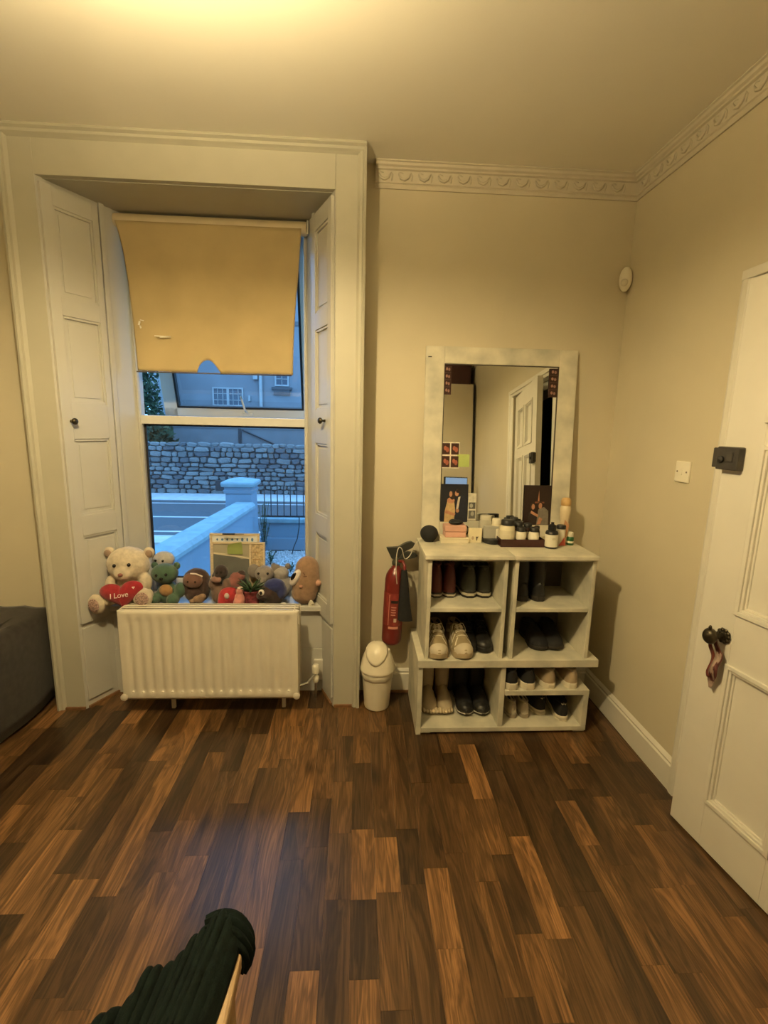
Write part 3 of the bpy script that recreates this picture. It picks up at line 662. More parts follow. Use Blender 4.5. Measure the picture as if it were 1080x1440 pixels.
# clear-sided dark tray with its jars
t = on_top('cosmetics_tray', 'dark red translucent cosmetics tray holding jars', 'tray', .875, 2.47)
m = MB(); m.box((-.118, -.062, 0), (.118, .062, .004)); m.box((-.118, -.062, .004), (.118, -.059, .042)); m.box((-.118, .059, .004), (.118, .062, .042)); m.box((-.118, -.059, .004), (-.115, .059, .042)); m.box((.115, -.059, .004), (.118, .059, .042))
m.build('tray_walls', M['darkred'], t, bevel=.001)
for x in (-.03, .035): box('tray_divider', (x, -.059, .004), (x+.003, .059, .038), M['darkred'], t)
def jar(name, label, x, y, z, r, h, col, lidc, lidh, cat='jar', neck=.82, group=None, labelc=None, lidr=.86):
    t = thing(name, label, cat, (x, y, z), 0, group)
    MB().lathe([(r*.92, 0), (r, .004), (r, h*.78), (r*.96, h*.86), (r*neck, h*.93), (r*neck, h)], 24).build('body', col, t, smooth=True)
    MB().lathe([(r*lidr, h*.94), (r*lidr, h+lidh-.003), (r*lidr-.003, h+lidh)], 24).build('lid', lidc, t, smooth=True)
    if labelc: MB().lathe([(r+.0004, h*.15), (r+.0008, h*.16), (r+.0008, h*.70), (r+.0004, h*.71)], 24).build('label_band', labelc, t, smooth=True)
    return t
jw, jc = mat('jar_cream', (.76, .70, .52), .3), mat('jar_clear', (.50, .48, .40), .15)
lw_ = mat('label_white', (.80, .76, .64), .5); lt = mat('label_tint', (.66, .60, .45), .5)
def brown(): return mat('amber_dark', (.035, .016, .010), .2)
am = brown()
jar('big_jar', 'large cream supplement jar with a black lid in the tray', .800, 2.450, ZT+.004, .040, .115, jw, M['black'], .020, labelc=lt)
jar('supplement_jar', 'cream jar behind the large black-lidded jar', .762, 2.522, ZT+.0, .030, .110, jw, mat('cream_lid2', (.78, .73, .58), .4), .022, labelc=lw_)
jar('glass_jar', 'clear glass jar of white pads with a pale lid', .707, 2.548, ZT+.0, .036, .130, jc, mat('clear_lid', (.58, .56, .46), .2), .014)
for i, (x, y, lab) in enumerate(((.873, 2.445, 'small white jar with black lid beside the large cream jar'), (.942, 2.440, 'small white jar with black lid at the tray end near the pump bottle'))):
    jar('small_jar', lab, x, y, ZT+.004, .027, .080, lw_, M['black'], .018, labelc=lw_)
jar('pill_bottle', 'tall brown bottle with two pale bands behind the small jars', .875, 2.498, ZT+.004, .027, .098, am, M['black'], .018, labelc=lt)
jar('pill_bottle', 'wide brown bottle with black cap behind the tray centre', .868, 2.556, ZT, .026, .118, am, M['black'], .016)
jar('pill_bottle', 'dark brown bottle at the tray end under the tower photo', .928, 2.500, ZT+.004, .026, .092, am, M['black'], .016, labelc=lt)
jar('pill_bottle', 'slim dark bottle between tray and pump bottle', .975, 2.488, ZT+.004, .017, .080, am, M['black'], .016)
t = on_top('pump_bottle', 'white-labelled bottle with a black cap in front of the tray end', 'bottle', 1.025, 2.405)
MB().lathe([(.031, 0), (.033, .004), (.033, .082), (.028, .092), (.018, .096), (.016, .100)], 24).build('body', M['black'], t, smooth=True)
MB().lathe([(.0335, .010), (.0338, .011), (.0338, .074), (.0335, .075)], 24).build('label_band', lw_, t, smooth=True)
MB().lathe([(.019, .096), (.021, .100), (.021, .122), (.012, .126), (.008, .128), (.008, .138), (.002, .139)], 20).build('cap', M['black'], t, smooth=True)
MB().plate(ov(0, .055, .010, .006), -.0345, -.0335).build('print_mark', lt, t)
t = on_top('cream_tube', 'white tube with black cap and red wedge print', 'tube', 1.098, 2.462)
MB().lathe([(.022, 0), (.024, .004), (.024, .085), (.022, .094)], 20).build('body', lw_, t, smooth=True)
MB().lathe([(.0245, .092), (.0245, .108), (.022, .112)], 20).build('cap', M['black'], t, smooth=True)
MB().plate([(-.016, .004), (.020, .004), (.012, .050)], -.0262, -.0242).build('print_wedge', mat('red_print', (.52, .10, .07), .5), t)
t = on_top('green_bottle', 'small green bottle with a white cap at the cube end', 'bottle', 1.160, 2.475)
MB().lathe([(.017, 0), (.019, .003), (.019, .040), (.014, .047)], 20).build('body', mat('green_plastic', (.02, .12, .035), .35), t, smooth=True)
MB().lathe([(.014, .046), (.015, .048), (.014, .070), (.010, .072)], 20).build('cap', lw_, t, smooth=True)
MB().lathe([(.0193, .012), (.0196, .013), (.0196, .022), (.0193, .023)], 20).build('label_band', lw_, t, smooth=True)
t = on_top('lotion_bottle', 'tall pale lotion bottle with an orange cap by the mirror frame', 'bottle', 1.150, 2.545)
MB().lathe([(.022, 0), (.027, .006), (.027, .06), (.022, .11), (.028, .15), (.030, .19), (.024, .205)], 24).build('body', mat('lotion_cream', (.74, .62, .42), .35), t, smooth=True)
MB().lathe([(.022, .203), (.027, .208), (.027, .232), (.020, .246), (.004, .250)], 24).build('cap', mat('orange_cap', (.62, .40, .17), .4), t, smooth=True)
MB().plate([(-.020, .04), (.004, .03), (.016, .10), (-.010, .13)], -.0295, -.026).build('print_wedge', mat('orange_print', (.60, .32, .18), .5), t)

# ------------------------------------------------------------------ fire extinguisher
ex, ey, ez = .205, 2.588, .352
t = thing('fire_extinguisher', 'red fire extinguisher with a black horn hung on the wall', 'extinguisher', (ex, ey, ez), (0, .035, 0))
MB().lathe([(.030, 0), (.045, .004), (.055, .018), (.057, .03), (.057, .385), (.052, .415), (.036, .445), (.022, .458), (.020, .475)], 32).build('cylinder', M['red'], t, smooth=True)
MB().lathe([(.0573, .125), (.0578, .127), (.0578, .315), (.0573, .317)], 32).build('label_band', M['redlabel'], t, smooth=True)
lb = [o for o in t.children if o.name.startswith('label_band')][0]
def wrap(poly_a0, a1, z0, z1, mt, nm):
    pts = [(.0582*math.sin(a), -.0582*math.cos(a)) for a in [poly_a0+(a1-poly_a0)*i/8 for i in range(9)]]; inn = [(.0578*math.sin(a), -.0578*math.cos(a)) for a in [a1-(a1-poly_a0)*i/8 for i in range(9)]]
    MB().prism(pts+inn, z0, z1).build(nm, mt, lb)
wrap(-.35, .35, .262, .278, M['black'], 'print_bar'); pk2 = mat('label_pale', (.62, .30, .22), .5)
for k, z in enumerate((.19, .205, .22, .235)): wrap(-.3, .15+.05*(k % 2), z, z+.005, pk2, 'print_line')
wrap(.0, .28, .150, .172, mat('label_grey', (.62, .48, .38), .5), 'print_patch'); wrap(-.5, .5, .108, .122, pk2, 'print_line'); wrap(-.55, -.50, .13, .31, pk2, 'print_line')
MB().lathe([(.020, .470), (.024, .474), (.024, .490), (.017, .500), (.017, .515)], 20).build('neck_valve', mat('green_black_metal', (.05, .055, .04), .4), t, smooth=True)
hm = mat('handle_metal', (.05, .052, .045), .35, metal=.3)
MB().plate([(-.062, .572), (-.028, .508), (.010, .508), (.030, .545), (.085, .575), (.100, .600), (.075, .612), (.045, .604), (.005, .578), (-.03, .574)], -.012, .012).build('squeeze_handle', hm, t, bevel=.003)
MB().plate([(.014, .506), (.05, .506), (.10, .516), (.118, .530), (.104, .546), (.06, .552), (.03, .545)], -.011, .011).build('carry_handle', hm, t, bevel=.003)
MB().loft([[(x0+r*1.0*math.cos(2*PI*i/20), -.055+r*.55*math.sin(2*PI*i/20), z) for i in range(20)] for x0, r, z in ((.042, .016, .46), (.047, .022, .40), (.052, .030, .30), (.062, .040, .19), (.066, .042, .165))]).build('horn', M['blackm'], t, smooth=True)
MB().tube([(.012, -.01, .495), (.035, -.03, .50), (.044, -.05, .48), (.043, -.055, .44)], .009, 10).build('hose', M['red'], t, smooth=True)
MB().box((-.02, .04, .36), (.02, .082, .44)).build('wall_bracket', M['black'], t, bevel=.002)

# ------------------------------------------------------------------ swing bin
t = thing('swing_bin', 'white plastic swing-top bin beside the shoe bench', 'bin', (.125, 2.515, 0))
M['bin'] = mat('bin_plastic', (.80, .74, .60), .35, .02, 8)
MB().lathe([(.062, 0), (.070, .004), (.072, .012), (.086, .20), (.0865, .215)], 40).build('bucket', M['bin'], t, smooth=True)
prof = [(.0865, .188), (.0905, .192), (.0925, .21), (.095, .235), (.092, .240)]
rings = []
for r, z in prof:
    rings.append([((r+.002*math.sin(9*2*PI*j/48+z*60))*math.cos(2*PI*j/48), (r+.002*math.sin(9*2*PI*j/48+z*60))*math.sin(2*PI*j/48), z+.0015*math.sin(7*2*PI*j/48)*(1 if z < .22 else 0)) for j in range(48)])
MB().loft(rings, False, False).build('liner_skirt', mat('bin_liner', (.76, .71, .58), .3), t, smooth=True, solid=.0015)
dome = [(.099, .232), (.101, .238), (.099, .246), (.094, .268), (.086, .300), (.072, .335), (.052, .362), (.028, .378), (.004, .383)]
MB().lathe(dome, 40).build('dome_lid', M['bin'], t, smooth=True)
dz = sorted([(r, z) for r, z in dome[2:]])
fl = lambda q, a_, o: (.060*q*math.cos(a_)-.006, -.030+.060*q*math.sin(a_), interp(dz, math.hypot(.060*q*math.cos(a_)-.006, -.030+.060*q*math.sin(a_)))+o)
rings = [[fl(q, 2*PI*j/36, .006) for j in range(36)] for q in (.05, .3, .55, .75, .9, 1.0)]
MB().loft(rings, True, False).build('swing_flap', M['bin'], t, smooth=True, solid=.005)
MB().tube([fl(1.04, PI*(.55+.35*j/8), .009) for j in range(9)], .004, 8).build('flap_lip', M['bin'], t, smooth=True)
for sx_ in (-1, 1): MB().ell((sx_*.062, -.005, .346), (.008, .012, .010), 10, 8).build('flap_hinge', M['bin'], t, smooth=True)

# ------------------------------------------------------------------ small wall fittings
t = thing('light_switch', 'white single light switch on the wall beside the door', 'switch', (XR, 2.032, 1.425))
box('plate', (-.009, -.046, -.046), (0, .046, .046), M['whiteplastic'], t, bevel=.003)
MB().box((-.013, -.007, -.013), (-.008, .007, .013)).build('rocker', M['whiteplastic'], t, bevel=.002)
for y in (-.030, .030): MB().cyl((-.0105, y, 0), (-.008, y, 0), .004, n=12).build('screw', mat('screw_dark', (.25, .2, .14), .4), t)
t = thing('motion_sensor', 'white oval motion sensor high in the room corner', 'sensor', (1.408, 2.645, 2.385), (0, 0, math.radians(-42)))
MB().ell((0, -.010, 0), (.032, .026, .062), 20, 14).build('housing', M['whiteplastic'], t, smooth=True)
MB().ell((0, -.026, -.018), (.020, .014, .022), 16, 10).build('lens', mat('sensor_lens', (.70, .66, .54), .5), t, smooth=True)
MB().cyl((0, .0, 0), (0, .035, 0), .018, n=14).build('mount', M['whiteplastic'], t)
#PART3
# ------------------------------------------------------------------ shoes
W_TAB = [(0, .30), (.03, .58), (.10, .74), (.22, .80), (.40, .76), (.58, .90), (.72, 1.0), (.84, .94), (.93, .74), (.98, .42), (1, .14)]
H_LOW = [(0, .86), (.06, .98), (.20, .92), (.34, .98), (.42, 1.0), (.55, .84), (.70, .64), (.85, .50), (.94, .38), (1, .16)]
class ShoeShape:
    def __init__(s, L=.275, W=.098, H=.088, hs=.026, bend=1): s.L, s.W, s.H, s.hs, s.bend = L, W, H, hs, bend
    def cx(s, u): return s.bend*.008*math.sin(PI*u)*(1-u)
    def hw(s, u): return s.W/2*sinterp(W_TAB, u)
    def pt(s, u, a, o=0):       # u heel..toe, a 0..pi over the top, o outward offset
        w, h = s.hw(u)+o, s.H*sinterp(H_LOW, u)+o
        ca, sa = math.cos(a), math.sin(a)
        return (s.cx(u) + w*math.copysign(abs(ca)**.75, ca)*(1-.25*sa**3), -s.L*u, s.hs + h*abs(sa)**.8)
    def outline(s, grow=0, n=22):
        us = [i/n for i in range(n+1)]
        l = [(s.cx(u)+s.hw(u)+grow, -s.L*u+(grow if u == 0 else -grow if u == 1 else 0)) for u in us]
        r = [(s.cx(u)-s.hw(u)-grow, -s.L*u+(grow if u == 0 else -grow if u == 1 else 0)) for u in reversed(us)]
        return l+r
    def sole(s, z0=0, z1=None, grow=.003):
        z1 = s.hs+.004 if z1 is None else z1
        o = s.outline(grow)
        def lift(y, z): return z + (.012 if z < .5*s.hs else .004)*max(0, (-y/s.L-.78)/.22)**2
        return MB().loft([[(x*.97, y, lift(y, z0)) for x, y in o], [(x, y, lift(y, (z0+z1)/2)) for x, y in o], [(x*.985, y, lift(y, z1)) for x, y in o]])
    def upper(s, n=24, k=16):
        return MB().loft([[s.pt(i/n, PI*j/k) for j in range(k+1)] for i in range(n+1)], True, True, False)
    def strip(s, path, w, o=.0015):
        # path of (u, a); width w metres measured along u or a
        rows = []
        for i, (u, a) in enumerate(path):
            u2, a2 = path[min(i+1, len(path)-1)]; u1, a1 = path[max(i-1, 0)]
            du, da = (u2-u1)*s.L, (a2-a1)*s.W*.5; l = math.hypot(du, da) or 1
            nu, na = -da/l*w/2/s.L, du/l*w/2/(s.W*.5)
            rows.append([s.pt(min(1, max(0, u+nu)), a+na, o), s.pt(min(1, max(0, u-nu)), a-na, o)])
        return MB().loft(rows, False, False, False)
def shoe(name, label, group, shape, loc, rotz, upm, solem, lining=None, laces=None, stripe=None, tab=None, toecap=None, overlays=None, shaft=0, shaftm=None, toes=None, tilt=0, flip=1):
    t = thing(name, label, 'shoe' if not shaft else 'boot', loc, (tilt, 0, rotz), group)
    s = shape; li = lining or M['blackm']
    s.upper().build('upper', upm, t, smooth=True)
    so = s.sole().build('sole', solem, t, smooth=True, bevel=.002)
    if stripe: s.sole(s.hs*.40, s.hs*.80, .0045).build('sole_stripe', stripe, so)
    if shaft:
        rings = []
        for i in range(9):
            z = s.hs+s.H*.55+(shaft-s.hs-s.H*.55)*i/8; k = 1+.10*math.sin(PI*i/8*1.2)
            rings.append([(s.cx(.2)+s.W*.40*k*math.cos(2*PI*j/20), -s.L*(.21-.015*i/8)+s.L*.165*k*math.sin(2*PI*j/20), z+.008*math.sin(2*PI*j/20)*(i/8)) for j in range(20)])
        MB().loft(rings, False, False).build('shaft', shaftm or upm, t, smooth=True, solid=.004)
    else:
        col = []
        for i in range(24):
            b = 2*PI*i/24; u = .215+.185*math.cos(b); x = s.cx(u)+s.W*.5*.56*math.sin(b)
            col.append((x, -s.L*u, s.hs+s.H*sinterp(H_LOW, u)*.965-.004*abs(math.sin(b))))
        MB().tube(col+[col[0]], .0055, 8, False).build('collar', upm, t, smooth=True)
        MB().add([(p[0], p[1], p[2]+.001) for p in col], [tuple(range(24))]).build('lining', li, t)
    if laces:
        lm = MB()
        for k in range(5):
            u = .44+k*.055
            lm.tube([s.pt(u+.012*((-1)**k), a, .003) for a in (1.05, 1.35, 1.57, 1.79, 2.09)], .0026, 6)
        lm.tube([s.pt(.43, 1.45, .004), s.pt(.42, 1.1, .014), s.pt(.47, .85, .010), s.pt(.50, .7, .004)], .0022, 6)
        lm.tube([s.pt(.43, 1.70, .004), s.pt(.42, 2.1, .014), s.pt(.47, 2.3, .010), s.pt(.50, 2.5, .004)], .0022, 6)
        lm.build('laces', laces, t, smooth=True)
        s.strip([(.37+.04*i, PI/2) for i in range(5)], s.W*.34, .002).build('tongue', tab or upm, t, smooth=True, solid=.003)
    if toecap: MB().loft([[s.pt(.86+.14*i/6, PI*j/14, .0015) for j in range(15)] for i in range(7)], False, False, False).build('toe_cap', toecap, t, smooth=True)
    if tab: MB().loft([[s.pt(.0+.035*i/3, PI*(.34+.32*j/6), .002) for j in range(7)] for i in range(4)], False, False, False).build('heel_tab', tab, t, smooth=True)
    if overlays:
        for sgn in (0, 1):
            f = (lambda a: a) if not sgn else (lambda a: PI-a)
            for path, w_ in (([(.50, .9), (.56, .5), (.62, .12)], .012), ([(.60, .95), (.66, .55), (.74, .1)], .010), ([(.30, .9), (.40, .45), (.52, .1)], .014), ([(.70, 1.15), (.78, .8), (.86, .25)], .008), ([(.05, .5), (.2, .35), (.36, .5)], .012)):
                s.strip([(u, f(a)) for u, a in path], w_).build('overlay', overlays, t, smooth=True)
    if toes:
        tm = MB()
        for k in range(5):
            x = flip*(.034-.0165*k); l = (.0, .002, .004, .008, .015)[k]; r = (.0125, .0095, .009, .0085, .008)[k]
            tm.ell((x, -s.L+.006+l, s.hs+r*.9), (r, .022, r*1.1), 10, 8)
        tm.build('toes', toes, t, smooth=True)
    return t
col = lambda n, c, r=.6, **k: mat(n, c, r, **k)
S1 = ShoeShape(); S_w = ShoeShape(.285, .108, .098, .030); S_s = ShoeShape(.25, .092, .078, .022); S_b = ShoeShape(.27, .092, .085, .024)
mar, brn, gry = col('maroon_suede', (.085, .014, .013)), col('sole_white', (.55, .50, .38)), col('grey_knit', (.055, .058, .044), bump=.3)
dks = col('dark_sole', (.022, .018, .014)); bl = col('black_leather', (.010, .010, .010), .42); blf = col('black_fabric', (.012, .012, .013), .85)
gold = col('gold_mesh', (.30, .24, .14), .5, bump=.4); wht = col('shoe_white', (.74, .68, .54), .5); silv = col('shoe_silver', (.52, .46, .35), .5)
beige = col('beige_rubber', (.46, .38, .26), .6); tanb = col('beige_canvas', (.42, .33, .22), .8); gw = col('grey_white_leather', (.52, .47, .37), .6)
SH1, ZB_ = .699, ZB
for x, lb_ in ((.428, 'maroon high sneaker with pale sole stripe against the cube side'), (.501, 'maroon high sneaker with pale sole stripe beside the grey-green pair')): shoe('sneaker', lb_, 'maroon sneakers on the cube shelf', ShoeShape(.26, .088, .17, .024), (x, 2.43-.10*0-.03, SH1), PI, mar, dks, stripe=brn, tab=mar)
for x, lb_ in ((.607, 'dark grey-green sneaker with pale sole stripe beside the maroon pair'), (.688, 'dark grey-green sneaker with pale sole stripe against the cube divide')): shoe('sneaker', lb_, 'grey-green sneakers on the cube shelf', ShoeShape(.26, .098, .15, .034), (x, 2.395, SH1), PI, gry, dks, stripe=brn, tab=col('grey_tab', (.12, .12, .09)))
for x, r, lb_ in ((.432, -.03, 'white and gold lace-up running shoe against the cube side panel'), (.532, .10, 'white and gold lace-up running shoe next to the black shoes')): shoe('running_shoe', lb_, 'white running shoes', S_w, (x+.0, 2.512, ZB_), r, gold, col('run_sole', (.40, .32, .2)), laces=wht, tab=wht, toecap=silv, overlays=wht, tilt=0)
for x, lb_ in ((.602, 'black leather shoe beside the white running shoes'), (.682, 'black leather shoe against the side panel under the grey-green sneakers')): shoe('black_shoe', lb_, 'black shoes beside the running shoes', S1, (x, 2.30+.275, ZB_), 0, bl, bl, laces=blf)
for x, lb_ in ((.880, 'tall black boot against the cube side panel'), (.968, 'tall black boot at the open end of the boot shelf')): shoe('ankle_boot', lb_, 'tall black boots', S_b, (x, 2.325+.02, SH1), PI, bl, dks, shaft=.235)
for x, r, lb_ in ((.985, .05, 'plain black slip-on shoe in the middle under the boot shelf'), (1.100, -.12, 'plain black slip-on shoe turned towards the door wall')): shoe('slip_on_shoe', lb_, 'black slip-on shoes', ShoeShape(.26, .11, .075, .020), (x, 2.345+.24, ZB_), r, blf, dks)
for x, f, lb_ in ((.412, 1, 'tall beige boot with separate toes against the bench side'), (.500, -1, 'tall beige boot with separate toes beside the black boots')): shoe('toe_boot', lb_, 'beige toe boots', ShoeShape(.255, .088, .080, .018), (x, 2.365+.235, .04), 0, beige, col('toe_sole', (.25, .2, .13)), shaft=.30, toes=col('toe_rubber', (.60, .50, .34), .5), flip=f)
for x, lb_ in ((.610, 'black boot with white sole line beside the beige toe boots'), (.700, 'black boot with white sole line beside the bench divider')): shoe('ankle_boot', lb_, 'black boots in the bench', ShoeShape(.27, .092, .085, .024), (x, 2.385+.215, .04), 0, blf, dks, shaft=.30, toecap=bl, overlays=None, stripe=col('toe_mark_white', (.62, .6, .52)))
SS = .25
for x, lb_ in ((.820, 'black sneaker with thick white sole on the step by the divider'), (.912, 'black sneaker with thick white sole on the step beside the beige pair')): shoe('sneaker', lb_, 'black sneakers on the step', ShoeShape(.27, .094, .082, .034), (x, 2.243, SS), PI, blf, wht, tab=blf, laces=wht)
for x, r, lb_ in ((1.030, PI+.1, 'worn beige sneaker on the step beside the black sneakers'), (1.145, PI-.08, 'worn beige sneaker at the open end of the step')): shoe('sneaker', lb_, 'beige sneakers on the step', ShoeShape(.25, .090, .085, .026), (x, 2.255, SS), r, tanb, wht, tab=gw, laces=wht)
for x, lb_ in ((.862, 'grey-white sneaker in the stepped box against the divider'), (.930, 'grey-white sneaker in the stepped box beside the black pair')): shoe('sneaker', lb_, 'grey-white sneakers in the box', ShoeShape(.25, .070, .080, .020), (x, 2.315, .04), PI, gw, col('sole_grey', (.35, .3, .22)), tab=wht, laces=wht)
for x, y, r, lb_ in ((1.035, 2.345, PI+.25, 'black sneaker with white tab set back in the stepped box'), (1.125, 2.285, PI-.15, 'black sneaker with white tab at the front of the stepped box')): shoe('sneaker', lb_, 'black sneakers in the box', ShoeShape(.25, .085, .085, .026), (x, y, .04), r, blf, wht, tab=wht, laces=blf, stripe=brn)

# ------------------------------------------------------------------ soft toys and things on the sill
SZ = .55
plush = lambda n, c, **k: mat(n, c, .95, .12, 40, bump=.5, bscale=220, sheen=.3, **k)
def eyes(t, pts, r, m_):
    for p in pts: MB().ell(p, (r, r, r), 10, 8).build('eye', m_, t, smooth=True)
eyeM = mat('eye_black', (.01, .008, .008), .15)
cream = plush('cream_plush', (.62, .54, .42))
t = thing('teddy_bear', 'cream teddy bear holding a red heart at the sill end', 'soft toy', (-1.275, 2.652, SZ))
blob('body', [((0, .01, .10), (.090, .070, .10)), ((0, -.005, .250), (.118, .088, .098)), ((-.09, -.03, .13), (.035, .04, .06)), ((.095, -.03, .15), (.034, .04, .055)),
              ((-.085, -.06, .075), (.045, .08, .045)), ((.095, -.065, .075), (.045, .08, .045)), ((0, -.075, .215), (.050, .035, .040))], cream, t, fuzz=.006)
for s_ in (-1, 1):
    e = MB().ell((s_*.108, .012, .312), (.030, .016, .032), 16, 10).build('ear', cream, t, smooth=True)
    MB().ell((s_*.112, -.004, .310), (.020, .010, .021), 12, 8).build('inner_ear', plush('ear_tan', (.34, .24, .18)), e, smooth=True)
eyes(t, [(-.040, -.086, .262), (.038, -.086, .268)], .010, eyeM)
MB().ell((0, -.110, .218), (.014, .008, .010), 12, 8).build('nose', mat('nose_brown', (.30, .12, .10), .5), t, smooth=True)
padm = mat('foot_pad', (.50, .34, .30), .9, .4, 140, stretch=(1, 1, 1))
for x, z, a in ((-.128, .058, -.25), (.118, .096, .15)):
    f = MB().ell((0, 0, 0), (.050, .026, .056), 18, 12).build('foot', cream, t, smooth=True, loc=(x, -.125, z), rot=(0, 0, a))
    MB().ell((0, -.022, 0), (.034, .008, .038), 16, 10).build('foot_pad', padm, f, smooth=True)
hm = MB()
def heart(k): 
    a = 2*PI*k/40; return (16*math.sin(a)**3/16, (13*math.cos(a)-5*math.cos(2*a)-2*math.cos(3*a)-math.cos(4*a))/16)
rings = []
HW, HH = .118, .082
for sc_, yy in ((.05, -.034), (.5, -.030), (.8, -.020), (.96, -.008), (1, 0), (.96, .008), (.8, .020), (.5, .030), (.05, .034)):
    rings.append([(HW*sc_*heart(k)[0], yy, HH*(sc_*(heart(k)[1]+.1)-.1)) for k in range(40)])
hm.loft(rings)
hp = hm.build('heart_pillow', plush('red_plush', (.32, .012, .022)), t, smooth=True, loc=(.012, -.130, .122), rot=(-.12, -.16, 0))
ht = mat('heart_thread', (.85, .72, .66), .6)
text('lettering', 'I Love', .040, ht, hp, (-.002, -.0335, -.004), (PI/2, 0, 0), .001, .15)
MB().plate([(.0075*heart(k)[0], .0075*heart(k)[1]) for k in range(40)], -.001, .001).build('small_heart', ht, hp, loc=(.078, -.026, .026))

t = thing('plush_animal', 'plain green plush animal with a tan belly beside the teddy bear', 'soft toy', (-1.085, 2.69, SZ))
gp = plush('green_plush', (.055, .11, .072))
blob('body', [((0, 0, .065), (.062, .05, .07)), ((-.01, -.01, .185), (.076, .06, .058)), ((-.06, -.05, .045), (.035, .05, .034)), ((.045, -.055, .045), (.035, .05, .034)), ((.075, -.02, .09), (.03, .035, .045))], gp, t, fuzz=.002)
MB().ell((.005, -.045, .095), (.038, .016, .036), 16, 10).build('belly', plush('tan_belly', (.36, .20, .08)), t, smooth=True)
for s_ in (-1, 1): MB().ell((-.01+s_*.062, .01, .225), (.020, .014, .022), 12, 8).build('ear', gp, t, smooth=True)
eyes(t, [(-.036, -.066, .19), (.018, -.067, .195)], .008, eyeM)
MB().ell((-.009, -.068, .170), (.011, .007, .008), 10, 8).build('nose', eyeM, t, smooth=True)
t = thing('plush_animal', 'pale grey plush half hidden behind the green plush', 'soft toy', (-1.14, 2.80, SZ))
blob('body', [((0, 0, .12), (.06, .05, .12)), ((0, -.01, .235), (.062, .05, .05))], plush('paleblue_plush', (.46, .45, .45)), t, fuzz=.003)
eyes(t, [(-.03, -.055, .24), (.012, -.058, .24)], .007, eyeM)
t = thing('plush_animal', 'brown plush with dark mane and a white headband', 'soft toy', (-.928, 2.70, SZ))
blob('body', [((0, .005, .06), (.07, .055, .06)), ((0, .012, .135), (.078, .055, .072)), ((-.05, 0, .10), (.03, .04, .06)), ((.05, 0, .10), (.03, .04, .06))], plush('dark_brown_plush', (.05, .026, .022)), t, fuzz=.006)
MB().ell((-.005, -.040, .150), (.056, .026, .046), 18, 12).build('face', plush('face_brown', (.17, .085, .065)), t, smooth=True)
MB().tube([(-.012, -.058, .196), (.018, -.052, .192), (.048, -.036, .172)], .0045, 8).build('headband', mat('band_white', (.72, .62, .56), .8), t, smooth=True)
blob('paw', [((.03, -.06, .045), (.034, .02, .024)), ((.05, -.062, .062), (.022, .018, .018)), ((-.005, -.058, .032), (.022, .018, .014))], plush('paw_tan', (.30, .19, .12)), t, fuzz=.004, voxel=.004)
eyes(t, [(-.025, -.066, .150), (.016, -.067, .150)], .005, eyeM)
t = thing('plush_animal', 'taupe plush monkey with a dark head in front of the memo frame', 'soft toy', (-.795, 2.69, SZ))
tau = plush('taupe_plush', (.16, .10, .08))
blob('body', [((0, 0, .06), (.048, .04, .06)), ((-.03, 0, .12), (.030, .035, .04)), ((.045, .0, .105), (.03, .03, .05))], tau, t, fuzz=.003)
hd = blob('head', [((.015, -.005, .195), (.042, .036, .042)), ((-.022, -.01, .172), (.016, .016, .018)), ((.004, -.03, .178), (.022, .02, .016))], plush('dark_head_plush', (.030, .018, .017)), t, fuzz=.004)
MB().ell((-.004, -.040, .160), (.030, .016, .020), 14, 10).build('muzzle', plush('muzzle_taupe', (.30, .17, .14)), t, smooth=True)
eyes(t, [(0, -.042, .200), (.026, -.040, .202)], .005, eyeM)
t = thing('plush_animal', 'dusty pink plush leaning beside the taupe monkey', 'soft toy', (-.715, 2.725, SZ))
blob('body', [((0, 0, .09), (.040, .035, .09)), ((.03, 0, .155), (.034, .03, .030)), ((-.02, -.02, .12), (.03, .03, .03))], plush('dusty_pink', (.26, .095, .085)), t, fuzz=.004)
MB().ell((.040, .0, .172), (.024, .020, .020), 12, 8).build('ear', plush('ear_dark', (.05, .03, .03)), t, smooth=True)
t = thing('plush_ball', 'bright red round plush with a pale oval patch', 'soft toy', (-.735, 2.655, SZ))
blob('body', [((0, 0, .056), (.058, .045, .056)), ((-.03, -.01, .035), (.03, .04, .035)), ((.02, .0, .095), (.026, .02, .020))], plush('bright_red_plush', (.38, .022, .030)), t, fuzz=.002)
MB().ell((.002, -.042, .075), (.014, .006, .018), 12, 8).build('patch', plush('patch_white', (.62, .52, .50)), t, smooth=True)
t = thing('plush_animal', 'tiny pink plush with a round head beside the red one', 'soft toy', (-.665, 2.625, SZ))
blob('body', [((0, 0, .048), (.030, .026, .048)), ((-.006, -.018, .040), (.026, .022, .026)), ((.002, 0, .100), (.022, .020, .020))], plush('pink_plush', (.60, .25, .22)), t, fuzz=.002, voxel=.004)
MB().ell((.006, -.002, .118), (.016, .014, .010), 10, 8).build('hat', plush('hat_cream', (.62, .48, .40)), t, smooth=True)
# potted aloe
t = thing('aloe_plant', 'small spiky green aloe in a pink patterned pot', 'plant', (-.605, 2.660, SZ))
MB().lathe([(.034, 0), (.040, .004), (.048, .092), (.050, .094), (.046, .096), (.042, .086), (.004, .084)], 24).build('pot', mat('pink_pot', (.32, .07, .085), .6, .5, 60, dark=(.10, .02, .03)), t, smooth=True)
lf = mat('aloe_leaf', (.030, .070, .030), .45, .25, 40)
for k in range(19):
    a = k*2.4; el = .15+.9*(k/19); l = .115-.02*(k/19)
    pts = [(0, 0, .088)]; 
    for i in range(1, 6):
        u = i/5; rr = l*u*math.cos(el*(1-.25*u)); pts.append((rr*math.cos(a), rr*math.sin(a)*.8, .088+l*u*math.sin(el)*(1.0-.25*u*(1-el/1.1))))
    MB().tube(pts, [.007, .0075, .0065, .005, .0032, .0006], 6).build('leaf', lf, t, smooth=True)
